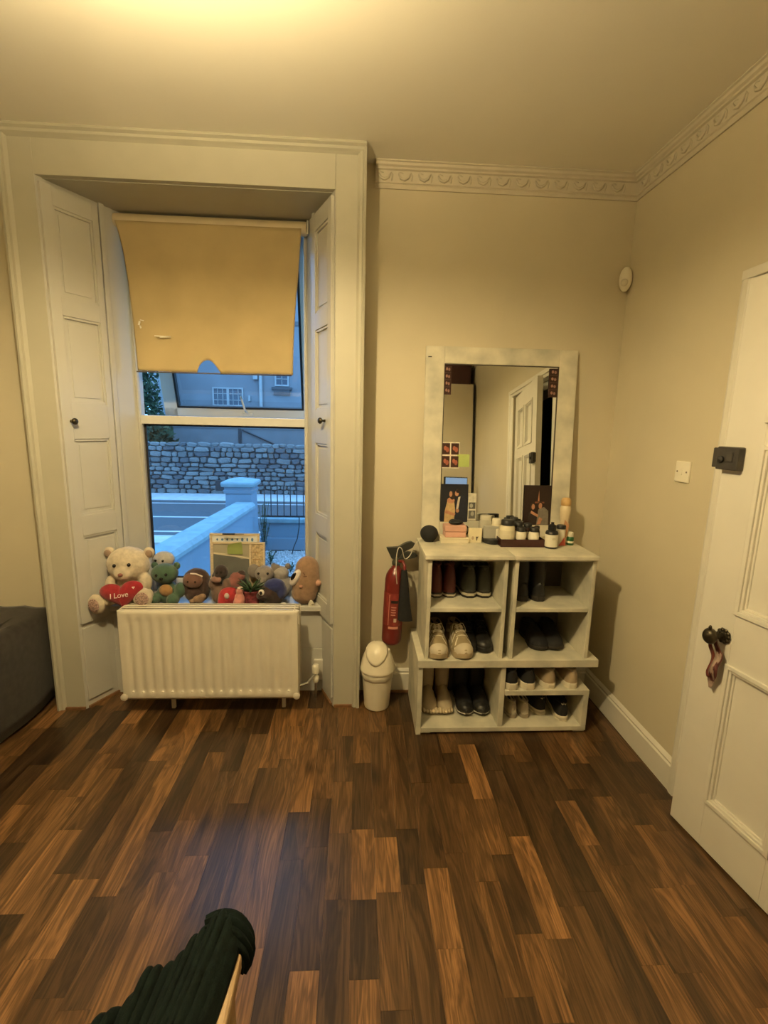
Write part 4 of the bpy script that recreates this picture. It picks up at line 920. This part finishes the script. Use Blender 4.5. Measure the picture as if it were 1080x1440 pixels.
t = thing('plush_elephant', 'grey plush elephant behind the blue-capped plush', 'soft toy', (-.545, 2.765, SZ))
ge = plush('grey_plush', (.22, .195, .185))
blob('body', [((0, 0, .07), (.06, .05, .07)), ((0, -.02, .165), (.058, .05, .050)), ((0, -.07, .135), (.018, .022, .022)), ((0, -.075, .10), (.015, .016, .03))], ge, t, fuzz=.003)
for s_ in (-1, 1): MB().ell((s_*.066, 0, .175), (.036, .012, .044), 14, 10).build('ear', ge, t, smooth=True)
eyes(t, [(-.026, -.064, .180), (.026, -.064, .180)], .007, eyeM)
t = thing('plush_elephant', 'pale grey plush arm and back behind the brown plush', 'soft toy', (-.455, 2.785, SZ))
blob('body', [((0, 0, .08), (.062, .05, .08)), ((.0, -.01, .16), (.05, .04, .045))], plush('paler_grey_plush', (.34, .32, .31)), t, fuzz=.004)
for s_ in (-1, 1): MB().ell((s_*.042, 0, .200), (.018, .012, .02), 12, 8).build('ear', ge, t, smooth=True)
t = thing('plush_animal', 'brown plush wearing a blue cap beside the aloe', 'soft toy', (-.485, 2.665, SZ))
blob('body', [((0, 0, .055), (.064, .05, .055)), ((-.02, -.02, .085), (.052, .045, .045)), ((-.06, -.03, .07), (.028, .03, .025))], plush('chocolate_plush', (.040, .020, .018)), t, fuzz=.003)
bc = plush('blue_cap', (.014, .022, .12))
blob('cap', [((.012, -.002, .120), (.062, .052, .042)), ((.05, 0, .085), (.034, .045, .05))], bc, t, fuzz=.001)
for p in ((-.052, -.058, .098),):
    e = MB().ell(p, (.017, .010, .019), 14, 10).build('eye', mat('eye_white', (.75, .7, .66), .3), t, smooth=True)
    MB().ell((p[0]-.002, p[1]-.008, p[2]), (.009, .005, .011), 12, 8).build('pupil', eyeM, e, smooth=True)
box('care_tag', (.058, -.052, .012), (.082, -.050, .036), mat('tag_white', (.78, .78, .78), .7), t)
t = thing('plush_loaf', 'tall light brown loaf-shaped plush with a white muzzle at the sill end', 'soft toy', (-.318, 2.70, SZ), (0, .16, 0))
tb = plush('loaf_brown', (.30, .185, .115))
blob('body', [((0, 0, .135), (.082, .07, .140)), ((-.005, 0, .215), (.070, .062, .075)), ((0, 0, .06), (.075, .065, .06))], tb, t, fuzz=.002, voxel=.007)
MB().ell((-.060, -.045, .165), (.026, .026, .055), 16, 12, Matrix.Rotation(.35, 3, 'Y')).build('muzzle', plush('muzzle_white', (.70, .64, .60)), t, smooth=True)
MB().ell((-.072, -.070, .178), (.011, .006, .026), 12, 8, Matrix.Rotation(.35, 3, 'Y')).build('eye', eyeM, t, smooth=True)
MB().ell((.070, -.032, .150), (.020, .018, .020), 14, 10).build('paw', plush('paw_pink', (.62, .36, .26)), t, smooth=True)
MB().ell((-.020, -.070, .125), (.012, .006, .010), 12, 8).build('cheek', plush('cheek_pink', (.50, .26, .18)), t, smooth=True)
MB().tube([(-.022, -.058, .205), (-.008, -.066, .196), (-.016, -.066, .184), (.004, -.066, .190)], .0022, 6).build('brow_stitch', mat('stitch', (.14, .07, .04), .9), t, smooth=True)
t = thing('plush_animal', 'small pale blue plush squeezed behind the loaf plush', 'soft toy', (-.265, 2.775, SZ))
blob('body', [((0, 0, .05), (.040, .035, .05)), ((0, -.01, .11), (.034, .03, .034))], plush('babyblue_plush', (.32, .40, .55)), t, fuzz=.003, voxel=.005)
for s_ in (-1, 1): MB().ell((s_*.024, 0, .138), (.012, .008, .014), 10, 8).build('ear', plush('babyblue_ear', (.32, .40, .55)), t, smooth=True)
t = thing('window_wedge', 'small white plastic wedge lying on the sill corner', 'wedge', (-.262, 2.665, SZ), .5)
MB().plate([(-.02, 0), (.02, 0), (.0, .035), (-.012, .038)], -.009, .009).build('wedge_body', M['whiteplastic'], t, bevel=.002)
box('wedge_clip', (-.004, -.013, .004), (.016, -.009, .012), mat('clip_grey', (.3, .27, .2), .5), t, bevel=.001)

# memo frame and planner behind the toys
t = thing('memo_frame', 'pale wooden memo frame with a photo and cork strip', 'frame', (-.716, 2.800, SZ), (-.10, 0, 0))
fw = mat('frame_wood', (.60, .50, .36), .55, .12, 8, stretch=(1, 10, 10))
for a, b in (((-.160, 0, 0), (-.148, .018, .335)), ((.148, 0, 0), (.160, .018, .335)), ((-.148, 0, 0), (.148, .018, .012)), ((-.148, 0, .323), (.148, .018, .335))): box('frame_bar', a, b, fw, t, bevel=.001)
box('divider_bar', (.066, 0, .012), (.078, .018, .323), fw, t, bevel=.001)
box('photo_sheet', (-.148, .006, .012), (.066, .010, .323), mat('photo_base', (.36, .33, .25), .4, .05, 6), t)
ph = [o for o in t.children if o.name.startswith('photo_sheet')][0]
MB().plate([(-.147, .013), (.065, .013), (.065, .235), (.02, .232), (-.03, .250), (-.09, .255), (-.147, .270)], .0045, .006).build('print_slope', mat('photo_slate', (.13, .135, .13), .4, .1, 12), ph)
MB().plate([(-.147, .262), (-.08, .252), (-.02, .246), (.065, .232), (.065, .240), (-.02, .256), (-.147, .272)], .004, .0055).build('print_edge', mat('photo_light', (.62, .55, .42), .5), ph)
box('cork_strip', (.078, .006, .012), (.148, .010, .323), mat('cork', (.55, .43, .27), .9, .25, 90), t)
ck = [o for o in t.children if o.name.startswith('cork_strip')][0]
for i in range(6): box('print_line', (.086, .005, .06+i*.042), (.140-.01*(i % 3), .006, .064+i*.042), mat('cork_ink', (.30, .17, .07), .8), ck)
m = MB(); m.loft([[(-.062, -.002, .262), (.028, -.002, .262)], [(-.064, -.003, .30), (.026, -.003, .305)], [(-.054, -.010, .323), (.022, -.008, .338)]], False, False, False); m.build('green_note', mat('green_paper', (.26, .32, .10), .7), t, solid=.001)
t = thing('planner_board', 'framed white planner sheet with blue marks behind the memo frame', 'frame', (-.745, 2.850, SZ), (-.06, 0, 0))
for a, b in (((-.150, 0, 0), (-.136, .014, .378)), ((.136, 0, 0), (.150, .014, .378)), ((-.136, 0, 0), (.136, .014, .012)), ((-.136, 0, .364), (.136, .014, .378))): box('frame_bar', a, b, fw, t, bevel=.001)
box('sheet', (-.136, .005, .012), (.136, .008, .364), mat('planner_white', (.72, .74, .76), .5), t)
sh_ = [o for o in t.children if o.name.startswith('sheet')][0]; ink = mat('blue_ink', (.08, .20, .42), .6)
for i in range(8): MB().plate(ov(-.105+i*.030, .340, .005+.002*(i % 2), .007+.004*(i > 4)), .003, .005).build('print_mark', ink, sh_)
t = thing('marker_pen', 'black marker pen lying on top of the planner frame', 'pen', (-.745, 2.832, SZ+.3835), (0, 0, .03))
MB().cyl((-.06, 0, 0), (.012, 0, 0), .0055, n=12).build('pen_cap', M['black'], t, smooth=True); MB().cyl((.012, 0, 0), (.066, 0, 0), .004, n=12).build('pen_barrel', mat('pen_grey', (.25, .22, .18), .5), t, smooth=True)
#PART4
# ------------------------------------------------------------------ bed at the left
t = thing('bed', 'low bed under a wrinkled dark grey throw by the window surround', 'bed', (-2.2, 1.6, 0))
bx0, bx1, by0, by1, bz = -2.72, -1.70, .35, 2.63, .535
box('base', (bx0+2.2, by0+.04-1.6, .03), (bx1-.06+2.2, by1-1.6, .30), mat('bed_base', (.03, .026, .022), .9), t, bevel=.02)
box('mattress', (bx0+2.2, by0-1.6, .30), (bx1-.03+2.2, by1-1.6, bz-.02), mat('mattress_ticking', (.5, .46, .4), .9), t, bevel=.04)
m = MB(); rows_ = []; ny = 90
for j in range(ny+1):
    y = by0-.02+(by1+.01-by0+.02)*j/ny; row = []
    path = [(bx0+.01, bz+.004)] + [(bx0+.05+(bx1-.09-bx0)*i/16, bz+.006) for i in range(17)] + [(bx1-.018, bz+.001), (bx1-.004, bz-.018), (bx1+.002, bz-.05), (bx1-.004, .40), (bx1-.012, .25), (bx1-.022, .10), (bx1-.03, .02)]
    for k, (x, z) in enumerate(path):
        wz = .010*math.sin(5*y+9*x)*math.sin(23*x+4*y)+.016*abs(math.sin(38*x+7*y+1.5*math.sin(6*y)))**2 if 1 < k < 20 else 0
        wx = .012*math.sin(11*y+z*4)*(1-z/.6) if k >= 19 else 0
        row.append((x+wx+2.2, y-1.6, z+wz))
    rows_.append(row)
m.loft(rows_, False, False, False).build('throw', M['throw'], t, smooth=True, solid=.008)
for k in range(4):     # crumpled folds along the edge
    pts = [(bx1-.10-.07*k+.02*math.sin(5*u)+2.2, by0+.9+.3*k*0+u*(1.25-.1*k)-1.6, bz+.006+.006*math.sin(7*u+k)) for u in [i/14 for i in range(15)]]
    MB().tube(pts, [.004]+[.016+.006*math.sin(3*i+k) for i in range(13)]+[.004], 8).build('throw_fold', M['throw'], t, smooth=True)

# ------------------------------------------------------------------ wooden armchair with a corduroy garment over its arm
CH = (-.50, .40, 0)
t = thing('armchair', 'pale wooden armchair with a flat arm under a green garment', 'chair', CH)
def cbox(nm, a, b, mt=M['oak'], bv=.006): return MB().box(tuple(p-q for p, q in zip(a, CH)), tuple(p-q for p, q in zip(b, CH))).build(nm, mt, t, bevel=bv)
for x0, x1 in ((-.255, -.203), (-.802, -.75)):
    cbox('arm', (x0, .08, .600), (x1, .735, .632))
    cbox('leg', (x0+.004, .66, 0), (x1-.004, .70, .600)); cbox('leg', (x0+.004, .10, 0), (x1-.004, .14, .600))
cbox('seat_frame', (-.75, .10, .33), (-.255, .70, .37)); cbox('front_rail', (-.75, .675, .28), (-.255, .70, .33))
cbox('seat_cushion', (-.745, .13, .37), (-.26, .69, .45), M['throw'], .03)
cbox('backrest', (-.75, .06, .37), (-.255, .12, .92), M['oak'], .015)
G = thing('corduroy_garment', 'dark green ribbed corduroy garment thrown over the chair arm', 'garment', (-.3, .55, .55))
Yf = [(-.62, .50), (-.50, .575), (-.43, .63), (-.40, .658), (-.375, .672), (-.355, .694), (-.33, .724), (-.31, .724), (-.29, .735), (-.25, .770), (-.225, .792), (-.205, .790), (-.186, .770), (-.178, .752)]
Zc = [(-.62, .52), (-.50, .565), (-.43, .60), (-.38, .622), (-.36, .612), (-.33, .640), (-.30, .636), (-.26, .655), (-.22, .668), (-.20, .660), (-.178, .640)]
m = MB(); rows_ = []; nb, na = 170, 46
for i in range(nb+1):
    b = i/nb; row = []
    for j in range(na+1):
        a = j/na
        # right border hugs the arm edge behind the cuff
        x_far = -.62 + (.62-.178)*b
        x_near = -.62 + (.62-.200)*b
        s = max(0, a-.28)/.72
        x = x_far + (x_near-x_far)*min(1, s*3.0) - .10*s*b*(1-b)
        yf, zc = sinterp(Yf, x_far), sinterp(Zc, x_far)
        R_ = .032
        if a < .16: y = yf-.010*(1-a/.16); z = zc-R_-.085*(1-a/.16)
        elif a < .28:
            q = (a-.16)/.12*PI/2; y = yf-R_+R_*math.cos(q); z = zc-R_+R_*math.sin(q)
        else: y = yf-R_-s*.62; z = zc-.035*s-.02*math.sin(PI*min(1, s*2))*(1-b)
        e = max(0, (b-.94)/.06)           # turn the right border down over the arm side
        z -= .012*e*e
        if a < .16: z += .075*e*(1-a/.16)
        ph = 2*PI*(b*26+.8*s*(1-b)+.35*math.sin(4*s+6*b))
        rib = .0070*abs(math.sin(ph/2))
        big = .008*math.sin(7*b+5*s)
        row.append((x+.268, y-.55+rib*(.8 if a < .28 else .1), z-.55+rib+big))
    rows_.append(row)
m.loft(rows_, False, False, False).build('body_panel', M['greencord'], G, smooth=True, solid=.004)
m = MB(); rings = []; ncf = 56      # rolled cuff at the end of the arm
for j in range(15):
    q = j/14; ang = -.35+2.3*q
    cx, cy, cz = -.272+.044*math.sin(ang)+.012, .748+.022*math.cos(ang*.9), .648-.036*(1-math.cos(ang))-.01
    r = .017+.014*math.sin(PI*(.12+.8*q))
    ring = []
    d = Vector((math.cos(ang), -.5*math.sin(ang), -.6*math.sin(ang))).normalized(); n1 = d.cross(Vector((0, 1, .2))).normalized(); n2 = d.cross(n1)
    for k in range(ncf):
        b = 2*PI*k/ncf; rr = r+.0062*abs(math.sin(b*6.5)); p = Vector((cx, cy, cz))+n1*rr*math.cos(b)+n2*rr*math.sin(b); ring.append((p.x+.3, p.y-.55, p.z-.55))
    rings.append(ring)
m.loft(rings).build('cuff', M['greencord'], G, smooth=True)

# ------------------------------------------------------------------ rear of the room (seen in the mirror)
t = thing('wardrobe', 'plain cream wardrobe behind the viewer', 'wardrobe', (.93, -.90, 0))
wc = mat('wardrobe_laminate', (.62, .56, .42), .4, .02, 6)
box('carcass', (-.48, -.29, 0), (.49, .27, 2.56), wc, t, bevel=.003)
for x0, x1 in ((-.478, -.002), (.002, .470)):
    d_ = box('door', (x0, .27, .06), (x1, .29, 2.55), wc, t, bevel=.003); sx = x1-.04 if x0 < 0 else x0+.04
    MB().tube([(sx, .29, .95), (sx, .315, .96), (sx, .315, 1.10), (sx, .29, 1.11)], .005, 8).build('handle', M['chrome'], d_, smooth=True)
box('edge_shadow', (.470, .27, .0), (.49, .292, 2.56), M['black'], t)  # black strip stands in for the shadow line at this edge
t = thing('storage_box', 'dark red storage box on top of the wardrobe', 'box', (1.0, -.86, 2.56))
dr = mat('dark_red_board', (.05, .014, .010), .6); box('box_body', (-.35, -.22, 0), (.37, .22, .22), dr, t, bevel=.004); box('box_lid', (-.36, -.23, .22), (.38, .23, .26), dr, t, bevel=.004)
t = thing('side_desk', 'small dark desk against the door wall', 'desk', (1.16, -.25, 0))
dw = mat('desk_wood', (.05, .03, .02), .5); box('desk_top', (-.24, -.30, .80), (.25, .30, .83), dw, t, bevel=.004)
for x in (-.22, .21):
    for y in (-.28, .25): box('leg', (x, y, 0), (x+.03, y+.03, .80), dw, t)
t = thing('monitor', 'switched-on monitor with a blue screen on the side desk', 'monitor', (1.135, -.25, .83), -.5)
box('stand_base', (-.09, -.07, 0), (.09, .07, .010), M['black'], t, bevel=.003); MB().box((-.02, -.04, .01), (.02, -.015, .34)).build('stand_neck', M['black'], t, bevel=.003)
bz_ = box('bezel', (-.17, -.02, .30), (.17, .005, .58), M['black'], t, bevel=.003); box('screen', (-.16, .005, .31), (.16, .007, .57), emis('screen_glow', (.25, .42, .75), .6), bz_)

# ------------------------------------------------------------------ outside
GZ = -.6
ext = lambda n, c, **k: mat(n, tuple(.44*q for q in c), .85, k.pop('var', .08), k.pop('scale', 3), bump=k.pop('bump', .2), **k)
struct(box('ground', (-30, WALL_OUT, GZ-.3), (25, 60, GZ-.06), ext('earth', (.12, .11, .09))), 'garden and street ground')
struct(box('road', (-30, 9.2, GZ-.06), (25, 13.2, GZ-.02), ext('asphalt', (.125, .14, .16), scale=20)), 'grey asphalt street beyond the garden')
pv = struct(thing('pavement', 'pale concrete pavement under the stone wall', None)); pvm = ext('pavement_concrete', (.92, .94, .95), scale=6)
for i in range(34): box('slab', (-12+i*.62, 13.32, GZ-.06), (-12+i*.62+.61, 14.6, GZ+.02), pvm, pv)
box('kerb', (-12, 13.2, GZ-.06), (9, 13.31, GZ+.02), ext('kerb_stone', (.30, .31, .32)), pv)
rm = struct(thing('road_marking', 'pale painted lines along the street', None)); lm_ = ext('road_paint', (.95, .96, .96))
for y, w_ in ((11.05, .10), (9.55, .10), (12.95, .08)): box('painted_line', (-20, y, GZ-.02), (15, y+w_, GZ-.014), lm_, rm)
struct(box('near_pavement', (-30, 8.62, GZ-.06), (25, 9.2, GZ), pvm), 'pale pavement strip behind the railing')
struct(box('driveway', (-12, WALL_OUT, GZ-.06), (-2.15, 8.62, GZ-.01), ext('drive_concrete', (.42, .42, .41))), 'concrete drive beyond the garden wall')
# gravel
gm = MB(); rr = random.Random(3)
gm.box((-1.66, WALL_OUT, GZ-.06), (3.2, 8.14, GZ-.01))
for k in range(5200):
    y = rr.uniform(4.2, 8.1); x = rr.uniform(-1.62, min(.8, -.2+.1*y)); s_ = rr.uniform(.018, .042); z = GZ-.012+rr.uniform(0, .012)
    a = rr.uniform(0, PI); ca, sa = math.cos(a)*s_, math.sin(a)*s_; h = s_*rr.uniform(.5, .9)
    gm.add([(x+ca, y+sa, z), (x-sa*.8, y+ca*.8, z), (x-ca, y-sa, z), (x+sa*.8, y-ca*.8, z), (x, y, z+h)], [(0, 1, 4), (1, 2, 4), (2, 3, 4), (3, 0, 4)])
tag(gm.build('gravel', ext('pale_gravel', (.98, .97, .94), scale=60, var=.3)), 'pale loose gravel in the front garden', 'gravel', None, 'stuff')
# garden wall, pillar, low wall
dusk_paint = ext('dusk_blue_masonry', (.36, .50, .62), scale=2, var=.05); copm = ext('dusk_blue_coping', (.42, .62, .68), scale=9, var=.10)  # blue dusk light is mixed into these wall and coping colours
t = thing('garden_wall', 'white rendered garden wall, dusk blue put into its colour, running from the house to the pillar', 'wall', (-1.88, 5.4, GZ), (0, 0, -.045))
MB().box((-.13, -2.2, 0), (.13, 2.15, .86)).build('wall_body', dusk_paint, t); 
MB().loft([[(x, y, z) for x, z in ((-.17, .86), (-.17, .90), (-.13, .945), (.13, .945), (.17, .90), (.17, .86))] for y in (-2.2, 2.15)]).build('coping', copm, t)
t = thing('gate_pillar', 'white rendered pillar, dusk blue put into its colour, with a moulded cap at the garden corner', 'pillar', (-1.90, 7.85, GZ))
MB().loft([[(a*h_, b*h_, z) for a, b in ((-1, -1), (1, -1), (1, 1), (-1, 1))] for z, h_ in ((0, .225), (1.06, .205))]).build('shaft', dusk_paint, t, bevel=.01)
MB().loft([[(a*h_, b*h_, z) for a, b in ((-1, -1), (1, -1), (1, 1), (-1, 1))] for z, h_ in ((1.06, .22), (1.12, .235), (1.12, .215), (1.17, .225))]).build('neck_moulding', dusk_paint, t, bevel=.006)
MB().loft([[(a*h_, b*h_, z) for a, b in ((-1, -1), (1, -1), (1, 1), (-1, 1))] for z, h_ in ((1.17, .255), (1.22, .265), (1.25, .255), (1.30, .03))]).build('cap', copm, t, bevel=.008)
t = thing('low_wall', 'low white wall, dusk blue put into its colour, carrying the iron railing', 'wall', (-.1, 8.3, GZ))
MB().box((-1.58, -.10, 0), (3.0, .10, .48)).build('wall_body', dusk_paint, t); MB().box((-1.58, -.15, 0), (3.0, -.10, .22)).build('plinth', dusk_paint, t, bevel=.01)
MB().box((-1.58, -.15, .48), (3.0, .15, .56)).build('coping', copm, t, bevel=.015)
t = thing('iron_railing', 'black iron railing with pointed bars above the low wall', 'railing', (-.1, 8.3, GZ+.56))
iron = mat('black_iron', (.012, .013, .016), .5)
for i in range(40):
    x = -1.52+i*.112; MB().cyl((x, 0, 0), (x, 0, .53), .009, n=6).cyl((x, 0, .53), (x, 0, .60), .013, .001, 6).build('bar', iron, t)
MB().box((-1.58, -.006, .0), (3.0, .006, .03)).build('lower_rail', iron, t)
tag(MB().tube([(-.99, 8.05, GZ+.62), (-.99, 8.02, GZ+.45), (-1.02, 8.0, GZ+.25), (-1.08, 7.95, GZ+.10), (-1.10, 7.9, GZ)], .010, 6).build('garden_cable', iron, smooth=True), 'black cable hanging from the railing to the gravel', 'cable')
def weed(label, x, y, z, n, h, sp):
    t = thing('weed', label, 'weed', (x, y, z)); r = random.Random(int(x*100)+7); lv = MB(); st = MB()
    for k in range(n):
        a = r.uniform(0, 2*PI); e = (math.cos(a)*sp*r.random(), math.sin(a)*sp*r.random(), h*r.uniform(.5, 1)); st.tube([(0, 0, 0), (e[0]*.4, e[1]*.4, e[2]*.6), e], .004, 4)
        for q in range(6):
            p = Vector(e)*(.4+.6*q/5); d = Vector((r.uniform(-1, 1), r.uniform(-1, 1), r.uniform(-.3, .6))).normalized()*.045; s_ = Vector((d.y, -d.x, .01)).normalized()*.014
            lv.add([p, p+d*.5+s_, p+d, p+d*.5-s_], [(0, 1, 2, 3)])
    st.build('stems', ext('weed_stem', (.08, .12, .05)), t); lv.build('leaves', ext('weed_leaf', (.09, .17, .06), var=.3, scale=20), t)
weed('leafy weed growing up the pillar side', -1.52, 7.66, GZ, 16, .95, .10); weed('low weed in the gravel near the memo frame', -1.35, 7.3, GZ, 12, .22, .16); weed('small weed in the gravel below the railing', -.98, 6.9, GZ, 8, .14, .10)
t = thing('street_sign', 'dark rectangular sign plate on a thin post by the pavement', 'sign', (-3.15, 11.6, GZ-.02))
MB().cyl((0, 0, 0), (0, 0, .95), .035, n=10).build('post', iron, t); MB().box((-.26, -.05, .56), (.20, -.02, .82)).build('sign_plate', iron, t, bevel=.01)
# stone wall
SWY = 14.62
sw = thing('stone_wall', 'rough grey rubble stone wall along the far pavement', 'wall', (-4, SWY, GZ))
MB().box((-10, .06, 0), (12, .4, 1.40)).build('mortar_core', ext('mortar', (.14, .14, .14)), sw)
stone_m = [ext('stone_%d' % i, c, scale=9, var=.2) for i, c in enumerate(((.28, .28, .27), (.36, .36, .35), (.21, .21, .22), (.46, .46, .44)))]
meshes = []; rs = random.Random(11); sq = lambda c: math.copysign(abs(c)**.55, c)
for k in range(12):
    mb = MB(); rings = []
    for yy, s_ in ((.08, 1.0), (-.0, .98), (-.035, .74)):
        rings.append([((.5*s_*sq(math.cos(2*PI*(j+.5)/8))*(1.0+rs.uniform(-.14, .10))), yy+rs.uniform(-.008, .008), .5*s_*sq(math.sin(2*PI*(j+.5)/8))*(1.0+rs.uniform(-.14, .10))) for j in range(8)])
    mb.loft(rings); me = mb.mesh('stone'); me.materials.append(stone_m[k % 4]); meshes.append(me)
far = MB(); z = .0; n_st = 0
while z < 1.42:
    top = z > 1.30
    hgt = rs.uniform(.11, .18) if not top else .13
    x = -6.0 + rs.uniform(-.2, 0)
    while x < 7.5:
        w_ = rs.uniform(.14, .34) if rs.random() < .8 else rs.uniform(.34, .5)
        hh = hgt*rs.uniform(.85, 1.15)
        if -2.9 < x < 3.2 and n_st < 330:
            o = bpy.data.objects.new('stone', meshes[rs.randrange(12)]); C.objects.link(o); o.parent = sw
            o.location = (x+w_/2, rs.uniform(-.02, .02), z+hgt/2+rs.uniform(-.012, .012)); o.scale = (w_*.96, 1, hh*.98); o.rotation_euler = (0, rs.uniform(-.12, .12), 0); n_st += 1
        else: far.box((x+.01, -.03+rs.uniform(-.02, .02), z+.006), (x+w_-.01, .06, z+hgt-.006))
        x += w_
    z += hgt
o = far.build('far_stones', stone_m[0], sw); o['kind'] = 'stuff'
# houses
hs = ext('grey_render', (.44, .44, .46), scale=1.2, var=.06); pale = ext('pale_render', (.66, .68, .68), scale=1.5, var=.04)
hwhite = ext('house_white', (.75, .76, .75)); hpane = mat('house_glass', (.03, .04, .06), .1)
t = thing('house', 'tall grey rendered house across the street with white windows', 'house', (-2, 20, GZ))
MB().box((-5.28, 0, 0), (9, 7, 7.9)).build('house_wall', hs, t)
MB().box((-5.28, -.2, 7.9), (9.1, 7.2, 8.1)).build('eaves', hs, t)
MB().box((-5.28, -.06, 5.95), (9, 0, 6.1)).build('string_course', ext('ledge_stone', (.22, .22, .23)), t)
def hwindow(x0, x1, z0, z1, nx, nz, mid=False):
    w_ = MB(); b = .06
    for a_, b_, c_, d_ in ((x0, x0+b, z0, z1), (x1-b, x1, z0, z1), (x0+b, x1-b, z0, z0+b), (x0+b, x1-b, z1-b, z1)): w_.box((a_, -.05, c_), (b_, .02, d_))
    if mid: c_ = (x0+x1)/2; w_.box((c_-.05, -.05, z0+b), (c_+.05, .02, z1-b))
    for i in range(1, nx):
        c_ = x0+(x1-x0)*i/nx; w_.box((c_-.012, -.04, z0+b), (c_+.012, .0, z1-b))
    for i in range(1, nz):
        c_ = z0+(z1-z0)*i/nz; w_.box((x0+b, -.04, c_-.012), (x1-b, .0, c_+.012))
    wo = w_.build('window', hwhite, t)
    for i in range(nx):
        for j in range(nz):
            MB().box((x0+(x1-x0)*i/nx+.02, -.02, z0+(z1-z0)*j/nz+.02), (x0+(x1-x0)*(i+1)/nx-.02, -.012, z0+(z1-z0)*(j+1)/nz-.02)).build('pane', hpane, wo)
hwindow(-3.86, -2.64, 2.78, 3.52, 6, 3, True); hwindow(-1.38, -.82, 3.62, 4.75, 2, 4)
MB().box((-1.5, -.12, 3.48), (-.70, 0, 3.58)).box((-1.42, -.10, 3.28), (-.78, 0, 3.48)).build('window_sill', ext('sill_stone', (.17, .17, .18)), t)
MB().cyl((-1.93, -.1, 0), (-1.93, -.1, 7.8), .07, n=10).build('downpipe', hwhite, t)
MB().box((-2.22, -.16, 3.85), (-2.04, 0, 4.02)).build('alarm_box', hwhite, t); MB().tube([(-2.10, -.05, 4.05), (-2.5, -.05, 4.18), (-3.4, -.05, 4.30)], .02, 6).build('wall_wire', iron, t)
MB().box((-2.44, -.10, 3.0), (-2.36, 0, 3.22)).build('wall_lamp', hwhite, t)
t = thing('house', 'pale rendered gable end beside the tree', 'house', (-7.78, 19.4, GZ))
MB().plate([(-.30, 0), (.45, 0), (.45, 6.2), (.10, 6.9), (-.30, 6.2)], 0, 4).build('house_wall', pale, t); MB().plate([(-.36, 6.1), (.10, 6.95), (.5, 6.1), (.5, 6.22), (.10, 7.1), (-.36, 6.22)], -.1, 4.1).build('roof', hs, t)
t = thing('yard_wall', 'grey block yard wall below the house with a sloping rail', 'wall', (-3.5, 17.4, GZ))
MB().box((-3.2, 0, 0), (6, .2, 1.95)).build('wall_body', ext('block_grey', (.34, .35, .36), scale=2), t); MB().box((-3.2, -.04, 1.95), (6, .24, 2.02)).build('coping', ext('coping_grey', (.34, .35, .36)), t)
MB().tube([(-.6, -.06, 1.9), (1.6, -.06, .95)], .03, 6).build('sloping_rail', iron, t); MB().box((-.75, -.05, .5), (-.65, 0, 1.95)).build('pier', iron, t)
def tree(label, x, y, h, rad, n, seed):
    t = thing('tree', label, 'tree', (x, y, GZ)); r = random.Random(seed)
    MB().tube([(0, 0, 0), (.1, 0, h*.3), (.0, .1, h*.6)], [.18, .13, .06], 8).build('trunk', ext('bark', (.07, .05, .04)), t, smooth=True)
    br = MB()
    for k in range(7):
        a = r.uniform(0, 6.3); br.tube([(0, 0, h*(.25+.06*k)), (math.cos(a)*rad*.5, math.sin(a)*rad*.5, h*(.4+.07*k)), (math.cos(a)*rad*.85, math.sin(a)*rad*.85, h*(.45+.07*k))], [.05, .03, .01], 5)
    br.build('branches', ext('bark2', (.07, .05, .04)), t)
    lv = MB()
    for k in range(n):
        d = Vector((r.gauss(0, 1), r.gauss(0, 1), r.gauss(0, 1))).normalized()*(r.random()**.4); lump = 1+.25*math.sin(5*d.x+2)*math.sin(6*d.z)
        p = Vector((d.x*rad*lump, d.y*rad*lump, h*.62+d.z*h*.40*lump)); u = Vector((r.gauss(0, 1), r.gauss(0, 1), r.gauss(0, 1))).normalized()*.11; v = u.orthogonal().normalized()*.045
        lv.add([p-u, p+v, p+u, p-v], [(0, 1, 2, 3)])
    lv.build('foliage', ext('leaf_%d' % seed, (.075, .13, .05), var=.35, scale=3), t)
tree('dark green leafy tree left of the pale gable', -7.95, 17.2, 5.0, 1.05, 5200, 5)
tree('low dark bush above the stone wall under the gable', -6.55, 15.95, 2.3, .62, 1800, 9)
